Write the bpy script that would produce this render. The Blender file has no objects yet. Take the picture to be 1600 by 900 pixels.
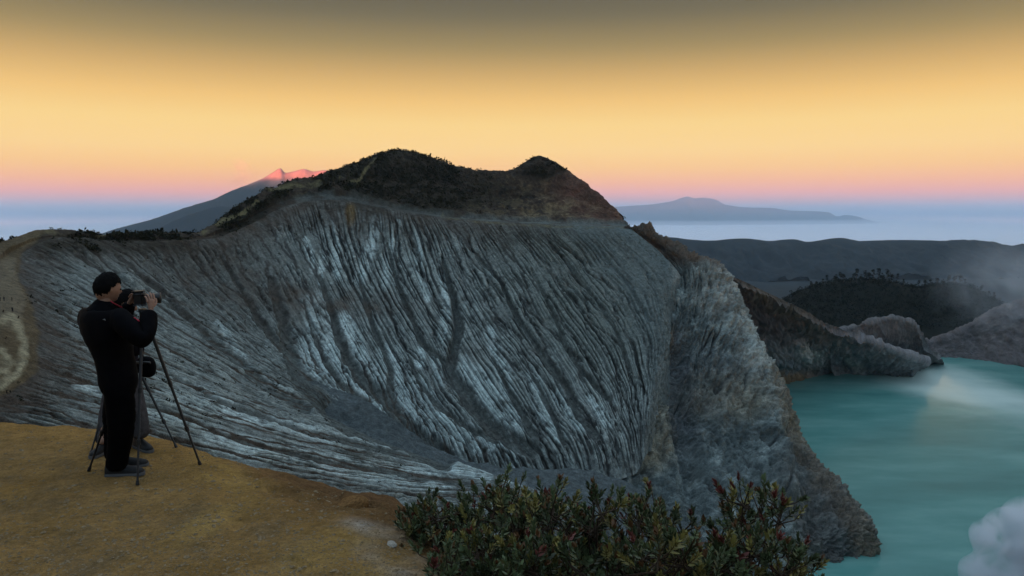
import bpy, bmesh, math, random
import numpy as np
from mathutils import Vector, Matrix
R = math.radians
scene = bpy.context.scene
COL = scene.collection

# ------------------------------------------------------------------ camera
FPX, PITCH = 1156.0, math.atan(120.0 / 1156.0)
cam_d = bpy.data.cameras.new("camera")
cam_d.sensor_width = 36.0
cam_d.lens = FPX * 36.0 / 1600.0
cam_d.clip_start = 0.1
cam_d.clip_end = 900000.0
cam = bpy.data.objects.new("camera", cam_d)
COL.objects.link(cam)
cam.location = (0, 0, 0)
cam.rotation_euler = (R(90) - PITCH, 0, 0)
scene.camera = cam

# ------------------------------------------------------------------ sky and sun
SUN_EL, SUN_AZ = 1.2, 184.0        # the sun has just risen behind the viewer (degrees, clockwise from +Y)
world = bpy.data.worlds.new("World")
scene.world = world
world.use_nodes = True
wt = world.node_tree
wt.nodes.clear()

def s2l(c):
    return tuple(((v / 255.0) / 12.92) if v / 255.0 <= 0.04045 else (((v / 255.0) + 0.055) / 1.055) ** 2.4 for v in c)

def N(t, kind, **kw):
    n = t.nodes.new(kind)
    for k, v in kw.items():
        if k.startswith('i_'):
            n.inputs[k[2:].replace('_', ' ')].default_value = v
        else:
            setattr(n, k, v)
    return n

def ramp(t, stops, interp='LINEAR'):
    n = t.nodes.new('ShaderNodeValToRGB')
    cr = n.color_ramp
    cr.interpolation = interp
    while len(cr.elements) < len(stops):
        cr.elements.new(0.5)
    for e, (p, c) in zip(cr.elements, stops):
        e.position = p
        c = tuple(c) if hasattr(c, '__len__') else (c, c, c)
        e.color = (*c[:3], 1)
    return n

tc = N(wt, 'ShaderNodeTexCoord')
sep = N(wt, 'ShaderNodeSeparateXYZ')
wt.links.new(tc.outputs['Generated'], sep.inputs[0])
GRAD = [(-3, (150, 160, 185)), (0.0, (215, 180, 188)), (0.7, (268, 186, 178)), (1.4, (288, 188, 160)), (2.2, (286, 202, 142)), (3.2, (280, 217, 136)),
        (4.6, (274, 228, 146)), (6.5, (266, 224, 140)), (8.2, (254, 205, 120)), (10.0, (219, 177, 105)), (12.0, (166, 142, 90)),
        (14.2, (120, 109, 80)), (16.5, (94, 88, 72)), (21, (104, 104, 104)), (30, (148, 161, 174)), (48, (188, 207, 224)), (70, (200, 220, 238)), (90, (200, 220, 238))]
# elevation in units of sin(elev), squeezed so that the low sky gets most of the ramp
def pos(el):
    return 0.5 + 0.5 * math.copysign(abs(math.sin(R(el))) ** 0.5, el)
sgn = N(wt, 'ShaderNodeMath', operation='SIGN')
ab = N(wt, 'ShaderNodeMath', operation='ABSOLUTE')
sq = N(wt, 'ShaderNodeMath', operation='POWER'); sq.inputs[1].default_value = 0.5
mu = N(wt, 'ShaderNodeMath', operation='MULTIPLY')
ma = N(wt, 'ShaderNodeMath', operation='MULTIPLY_ADD'); ma.inputs[1].default_value = 0.5; ma.inputs[2].default_value = 0.5
wt.links.new(sep.outputs['Z'], sgn.inputs[0]); wt.links.new(sep.outputs['Z'], ab.inputs[0])
wt.links.new(ab.outputs[0], sq.inputs[0]); wt.links.new(sq.outputs[0], mu.inputs[0]); wt.links.new(sgn.outputs[0], mu.inputs[1])
wt.links.new(mu.outputs[0], ma.inputs[0])
gr = ramp(wt, [(pos(e), tuple((0.182 if e < 19 else 0.25) * v for v in s2l(c))) for e, c in GRAD])
wt.links.new(ma.outputs[0], gr.inputs[0])
# sunrise side: the physical sky takes over towards the sun
sky = N(wt, 'ShaderNodeTexSky', sky_type='NISHITA', sun_disc=False, sun_elevation=R(SUN_EL), sun_rotation=R(SUN_AZ), altitude=2300.0)
skm = N(wt, 'ShaderNodeMixRGB', blend_type='MULTIPLY'); skm.inputs[0].default_value = 1.0
SKY_STRENGTH = 0.15
skm.inputs[2].default_value = (SKY_STRENGTH,) * 3 + (1,)
wt.links.new(sky.outputs[0], skm.inputs[1])
wm = N(wt, 'ShaderNodeMapRange', interpolation_type='SMOOTHSTEP')
wm.inputs['From Min'].default_value = -0.75; wm.inputs['From Max'].default_value = 0.45
wt.links.new(sep.outputs['Y'], wm.inputs[0])
mx = N(wt, 'ShaderNodeMixRGB')
wt.links.new(wm.outputs[0], mx.inputs[0]); wt.links.new(skm.outputs[0], mx.inputs[1]); wt.links.new(gr.outputs[0], mx.inputs[2])
bg = N(wt, 'ShaderNodeBackground'); bg.inputs[1].default_value = 1.0
wo = N(wt, 'ShaderNodeOutputWorld')
wt.links.new(mx.outputs[0], bg.inputs[0]); wt.links.new(bg.outputs[0], wo.inputs[0])

sun_d = bpy.data.lights.new("sun", 'SUN')
sun_d.energy = 4.8
sun_d.angle = R(0.5)
sun_d.color = (1.0, 0.34, 0.21)
sun = bpy.data.objects.new("sun", sun_d)
COL.objects.link(sun)
_az = R(SUN_AZ)
_to_sun = Vector((math.sin(_az) * math.cos(R(SUN_EL)), math.cos(_az) * math.cos(R(SUN_EL)), math.sin(R(SUN_EL))))
sun.rotation_euler = _to_sun.to_track_quat('Z', 'Y').to_euler()
sun.location = _to_sun * 100

vs = scene.view_settings
vs.view_transform = 'Standard'
vs.look = 'None'
vs.gamma = 1.0
vs.exposure = 2.45
scene.cycles.use_denoising = True
scene.cycles.volume_bounces = 4
scene.cycles.max_bounces = 10
scene.cycles.transparent_max_bounces = 12

# ------------------------------------------------------------------ helpers
SINP, COSP = math.sin(PITCH), math.cos(PITCH)

def ray(px, py):
    x = (np.asarray(px, float) - 800.0) / FPX
    u = -(np.asarray(py, float) - 450.0) / FPX
    return np.stack([x, COSP + SINP * u, -SINP + COSP * u], -1)

def P(px, py, D):                     # the place seen in direction (px, py) of the survey, D metres ahead
    d = ray(px, py)
    return d * (np.asarray(D, float) / d[..., 1])[..., None]

def on_z(px, py, z):                  # where that direction meets a level surface
    d = ray(px, py)
    return d * (z / d[..., 2])[..., None]

def proj(p):
    p = np.asarray(p, float)
    f = p[..., 1] * COSP - p[..., 2] * SINP
    u = p[..., 1] * SINP + p[..., 2] * COSP
    return 800 + FPX * p[..., 0] / f, 450 - FPX * u / f

def pchip(t, y, x):                   # monotone cubic along axis 0
    t = np.asarray(t, float); y = np.asarray(y, float); x = np.asarray(x, float)
    h = np.diff(t); hs = h.reshape((-1,) + (1,) * (y.ndim - 1))
    d = np.diff(y, axis=0) / hs
    m = np.zeros_like(y)
    if len(t) > 2:
        w1 = 2 * hs[1:] + hs[:-1]; w2 = hs[1:] + 2 * hs[:-1]
        ok = d[:-1] * d[1:] > 0
        with np.errstate(divide='ignore', invalid='ignore'):
            mm = (w1 + w2) / (w1 / d[:-1] + w2 / d[1:])
        m[1:-1] = np.where(ok, mm, 0)
    m[0] = d[0]; m[-1] = d[-1]
    i = np.clip(np.searchsorted(t, x, side='right') - 1, 0, len(t) - 2)
    s = ((x - t[i]) / h[i]).reshape((-1,) + (1,) * (y.ndim - 1))
    H = h[i].reshape(s.shape)
    return ((1 + 2 * s) * (1 - s) ** 2 * y[i] + s * (1 - s) ** 2 * H * m[i] + s * s * (3 - 2 * s) * y[i + 1] + s * s * (s - 1) * H * m[i + 1])

_rng = np.random.default_rng(11)
_PERM = _rng.permutation(4096)
_GRAD = _rng.normal(size=(4096, 3)); _GRAD /= np.linalg.norm(_GRAD, axis=1)[:, None]

def perlin(p):
    p = np.asarray(p, float).reshape(-1, 3)
    i = np.floor(p).astype(np.int64); f = p - i
    w = f * f * f * (f * (f * 6 - 15) + 10)
    out = np.zeros(len(p))
    for dx in (0, 1):
        hx = _PERM[(i[:, 0] + dx) & 4095]
        for dy in (0, 1):
            hy = _PERM[(hx + i[:, 1] + dy) & 4095]
            for dz in (0, 1):
                g = _GRAD[_PERM[(hy + i[:, 2] + dz) & 4095]]
                dot = g[:, 0] * (f[:, 0] - dx) + g[:, 1] * (f[:, 1] - dy) + g[:, 2] * (f[:, 2] - dz)
                out += dot * np.where(dx, w[:, 0], 1 - w[:, 0]) * np.where(dy, w[:, 1], 1 - w[:, 1]) * np.where(dz, w[:, 2], 1 - w[:, 2])
    return out

def fbm(p, octv=4, gain=0.5, lac=2.03, ridged=False):
    p = np.asarray(p, float); sh = p.shape[:-1]; q = p.reshape(-1, 3)
    a, out, tot = 1.0, np.zeros(len(q)), 0.0
    for k in range(octv):
        n = perlin(q * lac ** k + 17.3 * k)
        if ridged:
            n = 1 - 2.2 * np.abs(n)
        out += a * n; tot += a; a *= gain
    return (out / tot).reshape(sh)

def sst(a, b, x):
    t = np.clip((x - a) / (b - a), 0, 1)
    return t * t * (3 - 2 * t)

def blob(px, py, cx, cy, rx, ry, rot=0.0, soft=0.35):
    c, s = math.cos(R(rot)), math.sin(R(rot))
    x, y = px - cx, py - cy
    d = np.sqrt(((x * c + y * s) / rx) ** 2 + ((-x * s + y * c) / ry) ** 2)
    return 1 - sst(1 - soft, 1 + soft, d)

def polydist(px, py, pts):
    d = np.full(px.shape, 1e9)
    for (x0, y0), (x1, y1) in zip(pts[:-1], pts[1:]):
        vx, vy = x1 - x0, y1 - y0
        t = np.clip(((px - x0) * vx + (py - y0) * vy) / (vx * vx + vy * vy), 0, 1)
        d = np.minimum(d, np.hypot(px - x0 - t * vx, py - y0 - t * vy))
    return d

def blur1(a, n, axis):                # running mean, edge padded, twice
    for _ in range(2):
        pad = [(0, 0)] * a.ndim; pad[axis] = (n, n)
        c = np.cumsum(np.pad(a, pad, mode='edge'), axis=axis)
        c = np.insert(c, 0, 0, axis=axis)
        lo = np.take(c, np.arange(0, a.shape[axis]), axis=axis)
        hi = np.take(c, np.arange(2 * n + 1, a.shape[axis] + 2 * n + 1), axis=axis)
        a = (hi - lo) / (2 * n + 1)
    return a

def grid_normals(p):
    du = np.gradient(p, axis=1); dv = np.gradient(p, axis=0)
    n = np.cross(du, dv)
    n /= np.maximum(np.linalg.norm(n, axis=-1, keepdims=True), 1e-9)
    return n

def link(name, me, mat=None, parent=None):
    o = bpy.data.objects.new(name, me)
    COL.objects.link(o)
    if mat is not None:
        me.materials.append(mat)
    if parent is not None:
        o.parent = parent
    return o

def mesh_from(name, v, f, smooth=True):
    me = bpy.data.meshes.new(name)
    v = np.asarray(v, np.float32); f = np.asarray(f, np.int32)
    me.vertices.add(len(v)); me.vertices.foreach_set('co', v.ravel())
    k = f.shape[1]
    me.loops.add(f.size); me.loops.foreach_set('vertex_index', f.ravel())
    me.polygons.add(len(f))
    me.polygons.foreach_set('loop_start', np.arange(0, f.size, k, dtype=np.int32))
    me.polygons.foreach_set('use_smooth', np.full(len(f), smooth))
    me.update(calc_edges=True)
    return me

def grid_obj(name, p, mat, col=None, flip=False, label=None):
    r, c = p.shape[:2]
    i = np.arange(r * c).reshape(r, c)
    f = np.stack([i[:-1, :-1], i[:-1, 1:], i[1:, 1:], i[1:, :-1]], -1).reshape(-1, 4)
    if flip:
        f = f[:, ::-1]
    me = mesh_from(name, p.reshape(-1, 3), f)
    if col is not None:
        a = me.color_attributes.new('rock', 'FLOAT_COLOR', 'POINT')
        full = np.ones((r * c, 4), np.float32); full[:, :3] = np.clip(col.reshape(-1, 3), 0, 1)
        a.data.foreach_set('color', full.ravel())
    o = link(name, me, mat)
    o['kind'] = 'structure'
    if label:
        o['label'] = label
    return o

def mat_new(name):
    m = bpy.data.materials.new(name)
    m.use_nodes = True
    t = m.node_tree
    b = t.nodes['Principled BSDF']
    return m, t, b

def terrain_mat(name, scale, bump=0.5, dist=0.3, var=0.35, rough=0.9, fine=8.0):
    m, t, b = mat_new(name)
    at = N(t, 'ShaderNodeAttribute', attribute_name='rock')
    co = N(t, 'ShaderNodeTexCoord')
    n1 = N(t, 'ShaderNodeTexNoise'); n1.inputs['Scale'].default_value = scale; n1.inputs['Detail'].default_value = 8; n1.inputs['Roughness'].default_value = 0.65
    n2 = N(t, 'ShaderNodeTexNoise'); n2.inputs['Scale'].default_value = scale * fine; n2.inputs['Detail'].default_value = 4; n2.inputs['Roughness'].default_value = 0.7
    for n in (n1, n2):
        t.links.new(co.outputs['Object'], n.inputs['Vector'])
    mxn = N(t, 'ShaderNodeMath', operation='ADD')
    t.links.new(n1.outputs['Fac'], mxn.inputs[0]); t.links.new(n2.outputs['Fac'], mxn.inputs[1])
    mr = N(t, 'ShaderNodeMapRange'); mr.inputs['From Min'].default_value = 0.6; mr.inputs['From Max'].default_value = 1.4
    mr.inputs['To Min'].default_value = 1 - var; mr.inputs['To Max'].default_value = 1 + var
    t.links.new(mxn.outputs[0], mr.inputs[0])
    ml = N(t, 'ShaderNodeVectorMath', operation='MULTIPLY')
    t.links.new(at.outputs['Color'], ml.inputs[0]); t.links.new(mr.outputs[0], ml.inputs[1])
    t.links.new(ml.outputs[0], b.inputs['Base Color'])
    b.inputs['Roughness'].default_value = rough
    b.inputs['Specular IOR Level'].default_value = 0.12
    bp = N(t, 'ShaderNodeBump'); bp.inputs['Strength'].default_value = bump; bp.inputs['Distance'].default_value = dist
    t.links.new(mxn.outputs[0], bp.inputs['Height']); t.links.new(bp.outputs[0], b.inputs['Normal'])
    return m

def lerp(a, b, t):
    return a + (np.asarray(b) - a) * t[..., None]
# ------------------------------------------------------------------ crater wall (gullied bowl and the peaks above it)
LAKE_Z = -230.0
# each column is one line of fall: crest, upper slope, back of the bench, lip, then down to the crater floor
COLS = [
 # crest             mid                back of bench      lip               ... flow line
 [(-420, 640, 165), (-360, 660, 168), (-330, 680, 168), (-300, 700, 168), (-60, 765, 185), (160, 812, 205), (420, 860, 240), (640, 880, 290), (830, 872, 335)],
 [(-330, 470, 190), (-200, 540, 195), (-90, 590, 200), (-8, 612, 206), (130, 652, 222), (300, 702, 256), (500, 745, 315), (680, 768, 365), (860, 782, 392)],
 [(-260, 440, 235), (-120, 480, 238), (-20, 515, 240), (44, 540, 243), (190, 596, 266), (350, 655, 300), (520, 702, 345), (640, 728, 385), (800, 756, 404)],
 [(-130, 405, 310), (-50, 425, 312), (-15, 440, 310), (22, 452, 308), (140, 512, 322), (280, 580, 350), (430, 640, 383), (550, 675, 408), (690, 716, 428)],
 [(8, 380, 385), (18, 384, 382), (28, 388, 380), (40, 393, 378), (140, 440, 388), (255, 512, 402), (370, 580, 422), (460, 625, 438), (560, 664, 452)],
 [(66, 362, 425), (74, 366, 420), (80, 369, 416), (86, 372, 412), (175, 428, 420), (275, 500, 430), (370, 560, 442), (445, 603, 452), (510, 642, 462)],
 [(180, 370, 500), (184, 373, 492), (187, 375, 488), (190, 377, 484), (255, 430, 482), (335, 495, 476), (400, 545, 472), (455, 585, 470), (500, 618, 468)],
 [(310, 367, 560), (315, 370, 552), (318, 372, 548), (322, 375, 544), (352, 425, 536), (400, 490, 520), (445, 545, 506), (485, 590, 492), (530, 630, 476)],
 [(372, 328, 620), (378, 338, 610), (384, 345, 604), (390, 352, 598), (420, 405, 580), (460, 475, 554), (500, 545, 528), (535, 600, 504), (575, 652, 480)],
 [(430, 296, 680), (436, 306, 668), (441, 314, 660), (446, 322, 652), (475, 385, 625), (515, 460, 590), (560, 540, 552), (600, 610, 515), (640, 676, 482)],
 [(525, 272, 735), (522, 290, 705), (520, 304, 685), (520, 312, 672), (535, 385, 640), (565, 460, 602), (610, 545, 560), (655, 620, 520), (705, 694, 484)],
 [(578, 250, 765), (578, 290, 730), (580, 316, 700), (582, 322, 680), (592, 390, 648), (625, 465, 608), (675, 550, 565), (722, 625, 525), (778, 704, 488)],
 [(626, 238, 780), (632, 290, 742), (640, 329, 702), (640, 332, 684), (660, 400, 650), (697, 475, 610), (748, 555, 566), (798, 630, 526), (852, 705, 488)],
 [(690, 256, 785), (700, 305, 750), (708, 339, 706), (710, 342, 688), (750, 410, 652), (797, 485, 610), (845, 560, 566), (888, 630, 526), (925, 692, 488)],
 [(742, 269, 785), (760, 315, 752), (776, 344, 710), (780, 347, 690), (830, 415, 652), (880, 487, 610), (927, 558, 567), (962, 625, 530), (985, 680, 494)],
 [(794, 271, 785), (815, 318, 755), (838, 347, 714), (840, 350, 692), (894, 418, 652), (944, 482, 612), (982, 548, 572), (1000, 610, 535), (1004, 662, 498)],
 [(842, 247, 790), (860, 310, 758), (886, 349, 718), (888, 352, 694), (940, 415, 656), (984, 472, 620), (1014, 528, 580), (1022, 588, 542), (1014, 648, 506)],
 [(884, 268, 790), (905, 320, 755), (928, 350, 720), (930, 353, 697), (982, 412, 660), (1018, 458, 630), (1038, 514, 598), (1032, 575, 566), (1022, 640, 531)],
 [(930, 306, 765), (945, 330, 745), (962, 351, 722), (964, 354, 700), (1012, 402, 668), (1044, 446, 646), (1050, 508, 626), (1042, 568, 591), (1034, 632, 554)],
 [(975, 342, 735), (980, 347, 728), (987, 352, 722), (992, 356, 704), (1040, 396, 678), (1070, 436, 665), (1066, 500, 655), (1056, 560, 629), (1048, 625, 588)],
]
NU = 1440
base = np.array([[P(*c) for c in col] for col in COLS])            # cols, rows, 3
mp = base[:, 3:].mean(axis=1)
pxm = np.array([[c[0] for c in col] for col in COLS], float)
# columns spread by their mean travel in the view so that detail is even
wgt = np.array([np.mean([math.hypot(a[0] - b[0], a[1] - b[1]) for a, b in zip(c1, c2)]) for c1, c2 in zip(COLS[:-1], COLS[1:])])
wgt[:5] *= np.array([0.5, 1.25, 1.35, 1.3, 1.15])
tu = np.concatenate([[0], np.cumsum(wgt)]); tu /= tu[-1]
uu = np.linspace(0, 1, NU)
rows = base.transpose(1, 0, 2)                                     # rows, cols, 3
g = np.stack([pchip(tu, rows[r], uu) for r in range(rows.shape[0])])   # rows, NU, 3
# back side of the crest
back1 = g[0] + np.array([0, 60, -38.0]); back2 = g[0] + np.array([0, 220, -150.0])
toe = g[-1] + (g[-1] - g[-2]) * 0.45 + np.array([0, 0, -14.0])
g = np.concatenate([back2[None], back1[None], g, toe[None]])
tv = np.array([0, 1, 2, 3.0, 3.85, 4.0, 5, 6, 7, 8, 9, 9.6])
NB, NC, NW = 24, 110, 430
vv = np.concatenate([np.linspace(0, 2, NB, endpoint=False), np.linspace(2, 4, NC, endpoint=False), np.linspace(4, 9.6, NW)])
W0 = pchip(tv, g, vv)
lip_i = NB + NC
crest_i = NB
# soften the joints between survey lines
def soft(a, nu, nv):
    b = blur1(a, nu, 1)
    return b
Ws = blur1(W0, 22, 1)
keep = np.ones(len(vv)); keep[:] = 0.75
keep[crest_i - 6:crest_i + 6] = 0.15
W0 = W0 * (1 - keep[:, None, None]) + Ws * keep[:, None, None]
nrm = grid_normals(W0)
if nrm[lip_i + 100, 600, 2] < 0:
    nrm = -nrm
PX, PY = proj(W0)

def erode(Rn, Wn, seed, iters=34, K=0.035, m=0.5, U=0.35, wander=1.0, seeds=None):
    rg = np.random.default_rng(seed)
    jj, xx = np.meshgrid(np.arange(Rn), np.arange(Wn), indexing='ij')
    h = -1.0 * jj + wander * (7.0 * fbm(np.stack([xx / 26.0, jj / 60.0, jj * 0 + seed], -1), 4) + 0.5 * rg.normal(size=(Rn, Wn)))
    if seeds is not None:
        h = h + seeds
    xi = np.arange(Wn)
    for it in range(iters):
        A = np.ones((Rn, Wn)); rec = np.zeros((Rn, Wn), np.int32)
        for j in range(Rn - 1):
            n = h[j + 1]
            l = np.empty(Wn); l[1:] = n[:-1]; l[0] = 1e9
            r = np.empty(Wn); r[:-1] = n[1:]; r[-1] = 1e9
            c = np.stack([(l - h[j]) / 1.3, n - h[j], (r - h[j]) / 1.3])
            k = xi + np.argmin(c, 0) - 1
            rec[j] = k
            A[j + 1] += np.bincount(k, weights=A[j], minlength=Wn)
        h[:-1] += U
        for j in range(Rn - 2, -1, -1):
            c = K * A[j] ** m
            low = h[j + 1, rec[j]]
            h[j] = np.where(h[j] > low, (h[j] + c * low) / (1 + c), h[j])
        d = np.zeros_like(h)
        d[:, 1:-1] = h[:, 2:] + h[:, :-2] - 2 * h[:, 1:-1]
        h += 0.11 * d
        d = np.zeros_like(h)
        d[1:-1] = h[2:] + h[:-2] - 2 * h[1:-1]
        h += 0.05 * d
    return h, A

# main channels of the wall: course, width at the top, width at the foot, depth
wp, wq = PX[lip_i:], PY[lip_i:]
CHANNELS = [
 ([(425, 440), (440, 490), (452, 545), (468, 590), (510, 634), (551, 664), (634, 684), (690, 716)], 8, 24, 6.0),
 ([(500, 430), (520, 490), (531, 530), (547, 565), (562, 591), (589, 612), (612, 636), (627, 664), (661, 686), (700, 712)], 4, 17, 6.0),
 ([(560, 430), (585, 515), (600, 550), (611, 583), (609, 606), (615, 640)], 3, 8, 4.5),
 ([(690, 400), (705, 450), (717, 500), (717, 519), (702, 576), (711, 593), (729, 610), (734, 630), (751, 648), (767, 664), (793, 684), (830, 700)], 3, 18, 6.5),
 ([(605, 380), (620, 440), (645, 500), (661, 538), (687, 557), (706, 573)], 3, 6, 4.0),
 ([(745, 400), (785, 445), (808, 497), (835, 534), (857, 568), (887, 606), (906, 652), (930, 680)], 2.5, 9, 4.5),
 ([(830, 420), (865, 490), (887, 546), (910, 580), (952, 625)], 2.5, 6, 3.5),
 ([(640, 560), (655, 600), (690, 640), (730, 668), (775, 690)], 2.5, 7, 3.0),
 ([(475, 470), (488, 520), (505, 560), (530, 600), (575, 630)], 2.5, 7, 3.0),
 ([(770, 560), (790, 600), (812, 640), (838, 690)], 2.5, 8, 3.5),
 ([(815, 560), (840, 600), (862, 645), (880, 690)], 2, 6, 3.0),
 ([(880, 400), (925, 460), (965, 520), (985, 580)], 2, 4, 2.5),
 ([(930, 380), (985, 450), (1015, 500)], 2, 4, 2.5),
 ([(345, 400), (375, 450), (405, 500), (440, 545)], 3, 9, 3.5),
 ([(180, 400), (250, 455), (330, 530), (420, 605), (480, 640)], 3, 10, 3.5),
 ([(60, 470), (190, 545), (340, 625), (480, 675), (600, 705), (700, 730)], 2, 7, 2.5),
 ([(40, 560), (200, 620), (380, 690), (540, 728), (740, 758)], 2, 6, 2.0),
]
chn = np.zeros(wp.shape); carve = np.zeros(wp.shape)
wob = fbm(W0[lip_i:] / 9.0 + 31, 4)
for pts, w0_, w1_, dp in CHANNELS:
    d_ = polydist(wp, wq, pts)
    yy0, yy1 = pts[0][1], pts[-1][1]
    wd = np.interp(wq, [yy0, yy1], [w0_, w1_])
    k_ = np.clip(1 - sst(0.55, 1.05, (d_ + wob * (2.5 + 0.55 * wd)) / wd), 0, 1)
    chn = np.maximum(chn, k_); carve = np.maximum(carve, dp * np.interp(wq, [yy0, yy0 + 60, yy1], [0.25, 0.7, 1.0]) * (1 - sst(0.35, 1.15, (d_ + wob * (2.0 + 0.4 * wd)) / wd)))
seeds = -1.6 * carve
h, A = erode(NW, NU, 5, seeds=seeds)
h2, A2 = erode(NW, NU, 9, iters=16, K=0.032, wander=0.15)
def detrend(h):
    hd = h - blur1(h, 55, 1)
    return hd
r1 = detrend(h); r2 = h2 - blur1(h2, 14, 1)
r1 = r1 / (blur1(blur1(np.abs(r1), 80, 1), 30, 0) + 1e-3)
r2 = r2 / (blur1(blur1(np.abs(r2), 80, 1), 30, 0) + 1e-3)
# ribs spread like roots towards the foot, courses wander
def meander(r, amp, sc, sd):
    dlt = amp * fbm(W0[lip_i:] / sc + sd, 3)
    x = np.clip(np.arange(NU)[None, :] + dlt, 0, NU - 1.001); i = x.astype(int); f = x - i; rr0 = np.arange(NW)[:, None]
    return r[rr0, i] * (1 - f) + r[rr0, i + 1] * f
h3, A3 = erode(NW, NU, 15, iters=30, K=0.034, wander=0.8)
r3 = detrend(h3)[::-1]; r3 = r3 / (blur1(blur1(np.abs(r3), 80, 1), 30, 0) + 1e-3)
mixm = sst(-0.15, 0.20, fbm(W0[lip_i:] / 70.0 + 51, 3) + 0.35 * (np.linspace(0, 1, NW)[:, None] - 0.45))
r1 = meander(r1, 30, 80, 61) * (1 - mixm) + meander(r3, 30, 80, 71) * mixm
r2 = meander(r2[::-1], 16, 60, 81)
r1 = np.clip(r1, -3.4, 2.6); r2 = np.clip(r2, -3, 2.4)
r1 = np.where(r1 > 0.2, 0.2 + (r1 - 0.2) * 0.45, r1); r2 = np.where(r2 > 0.1, 0.1 + (r2 - 0.1) * 0.4, r2)
jv = np.linspace(0, 1, NW)[:, None]
# real spacing decides how deep a gully may be
width = np.linalg.norm(np.gradient(W0[lip_i:], axis=1), axis=-1)
depth1 = 2.0 * sst(0.0, 0.16, jv) * np.clip(width / 0.55, 0.35, 1.3) * (1 - 0.45 * sst(0.85, 1, jv))
leftw = 1 - sst(0.10, 0.42, uu)[None, :]
depth1 = depth1 * (1 - 0.35 * leftw)
depth2 = 0.75 * sst(0.0, 0.1, jv) * np.clip(width / 0.55, 0.3, 1.2)
rough_n = fbm(W0[lip_i:] / 22.0, 5)
rough_f = fbm(W0[lip_i:] / 3.5, 3)
calm = sst(-0.05, 0.10, fbm(W0[lip_i:] / 34.0 + 7, 5, 0.62) + 0.28 * (jv - 0.30) + 0.12 * (uu[None, :] > 0.62))
ui, vi_ = np.meshgrid(np.arange(NU), np.arange(NW))
fade2 = np.clip(0.85 + 2.0 * fbm(np.stack([ui / 11.0, vi_ / 70.0, ui * 0 + 3.3], -1), 3), 0.08, 1.7)
fade1 = np.clip(0.9 + 1.8 * fbm(np.stack([ui / 30.0, vi_ / 90.0, ui * 0 + 8.3], -1), 3), 0.1, 1.8)
tail = (1 - sst(0.88, 1.0, uu + 0.05 * fbm(W0[lip_i + 200] / 20, 3)))[None, :]
disp = (0.42 * fade1 * depth1 * r1 + 1.2 * fade2 * depth2 * r2) * (0.15 + 0.85 * tail) * (0.16 + 0.84 * calm) * (1 - 0.8 * chn) - carve * np.clip(width / 0.5, 0.35, 1.2) + (2.0 - 1.2 * leftw) * rough_n * (1.9 - 0.9 * calm) + 0.55 * rough_f
disp += 0.5 * (disp - blur1(disp, 3, 1))
# terraced, flatiron ends: pale crust stands proud of the loose floor
plate = sst(-0.1, 0.45, r1 + 0.5 * fbm(W0[lip_i:] / 9.0, 3))
disp += plate * (0.9 * sst(0.45, 0.7, jv)) * np.clip(width / 0.5, 0.3, 1)
WALL = W0.copy()
up = W0[:lip_i]
cr = fbm(up / 30.0, 5, ridged=True); cf = fbm(up / 5.0, 4)
tt = vv[:lip_i]
amp_up = np.where(tt < 2, 1.0, 1.0)[:, None] * 1.0
bench = 1 - sst(3.75, 3.86, tt)[:, None]
steep = sst(0, 30, np.linalg.norm(g[2] - g[4], axis=-1))[None, :]
rib = fbm(np.stack([up[..., 0] / 26.0 + up[..., 2] / 60.0, up[..., 1] / 60.0, up[..., 2] / 90.0], -1), 4, ridged=True)
d_up = (5.0 * (cr - 0.35) * bench + 4.5 * (rib - 0.4) * bench + 1.6 * cf * (0.35 + 0.65 * bench)) * (0.12 + 0.88 * steep)
d_up *= (0.35 + 0.65 * sst(0.0, 0.25, np.abs(tt - 2.0)))[:, None]
d_up += (2.6 * (fbm(np.stack([up[..., 0] / 11 + up[..., 2] / 20, up[..., 1] / 14, up[..., 2] / 16], -1) + 5, 5, 0.62, ridged=True) - .3) + 1.2 * fbm(up / 3.0, 2)) * bench * (0.25 + 0.75 * steep)
WALL[:lip_i] += nrm[:lip_i] * d_up[..., None]
WALL[lip_i:] += nrm[lip_i:] * disp[..., None]

# ---- what the rock is made of (colour of the stuff itself)
px, py = PX, PY
Cg = np.zeros(W0.shape)
dark = np.array([0.052, 0.054, 0.054]); ash = np.array([0.192, 0.218, 0.206]); pale = np.array([0.53, 0.64, 0.635])
tan = np.array([0.20, 0.155, 0.095]); brown = np.array([0.075, 0.055, 0.040]); veg = np.array([0.020, 0.018, 0.012]); red = np.array([0.13, 0.066, 0.050])
olive = np.array([0.19, 0.165, 0.085])
nA = fbm(W0 / 60.0, 4); nB = fbm(W0 / 14.0, 4); nC = fbm(W0 / 4.0, 3)
Cg[:] = ash * 0.72
w = slice(lip_i, None)
q1 = 0.8 * r1 + 0.7 * nB[w] + 0.55 * r2 - 1.5 * chn + 0.25
crust = sst(0.05, 1.1, q1 + 0.5 * nC[w])
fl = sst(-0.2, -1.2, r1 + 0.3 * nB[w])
Cw = np.broadcast_to(ash * 0.74, W0[w].shape).copy()
pp, pq = px[w], py[w]
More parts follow.
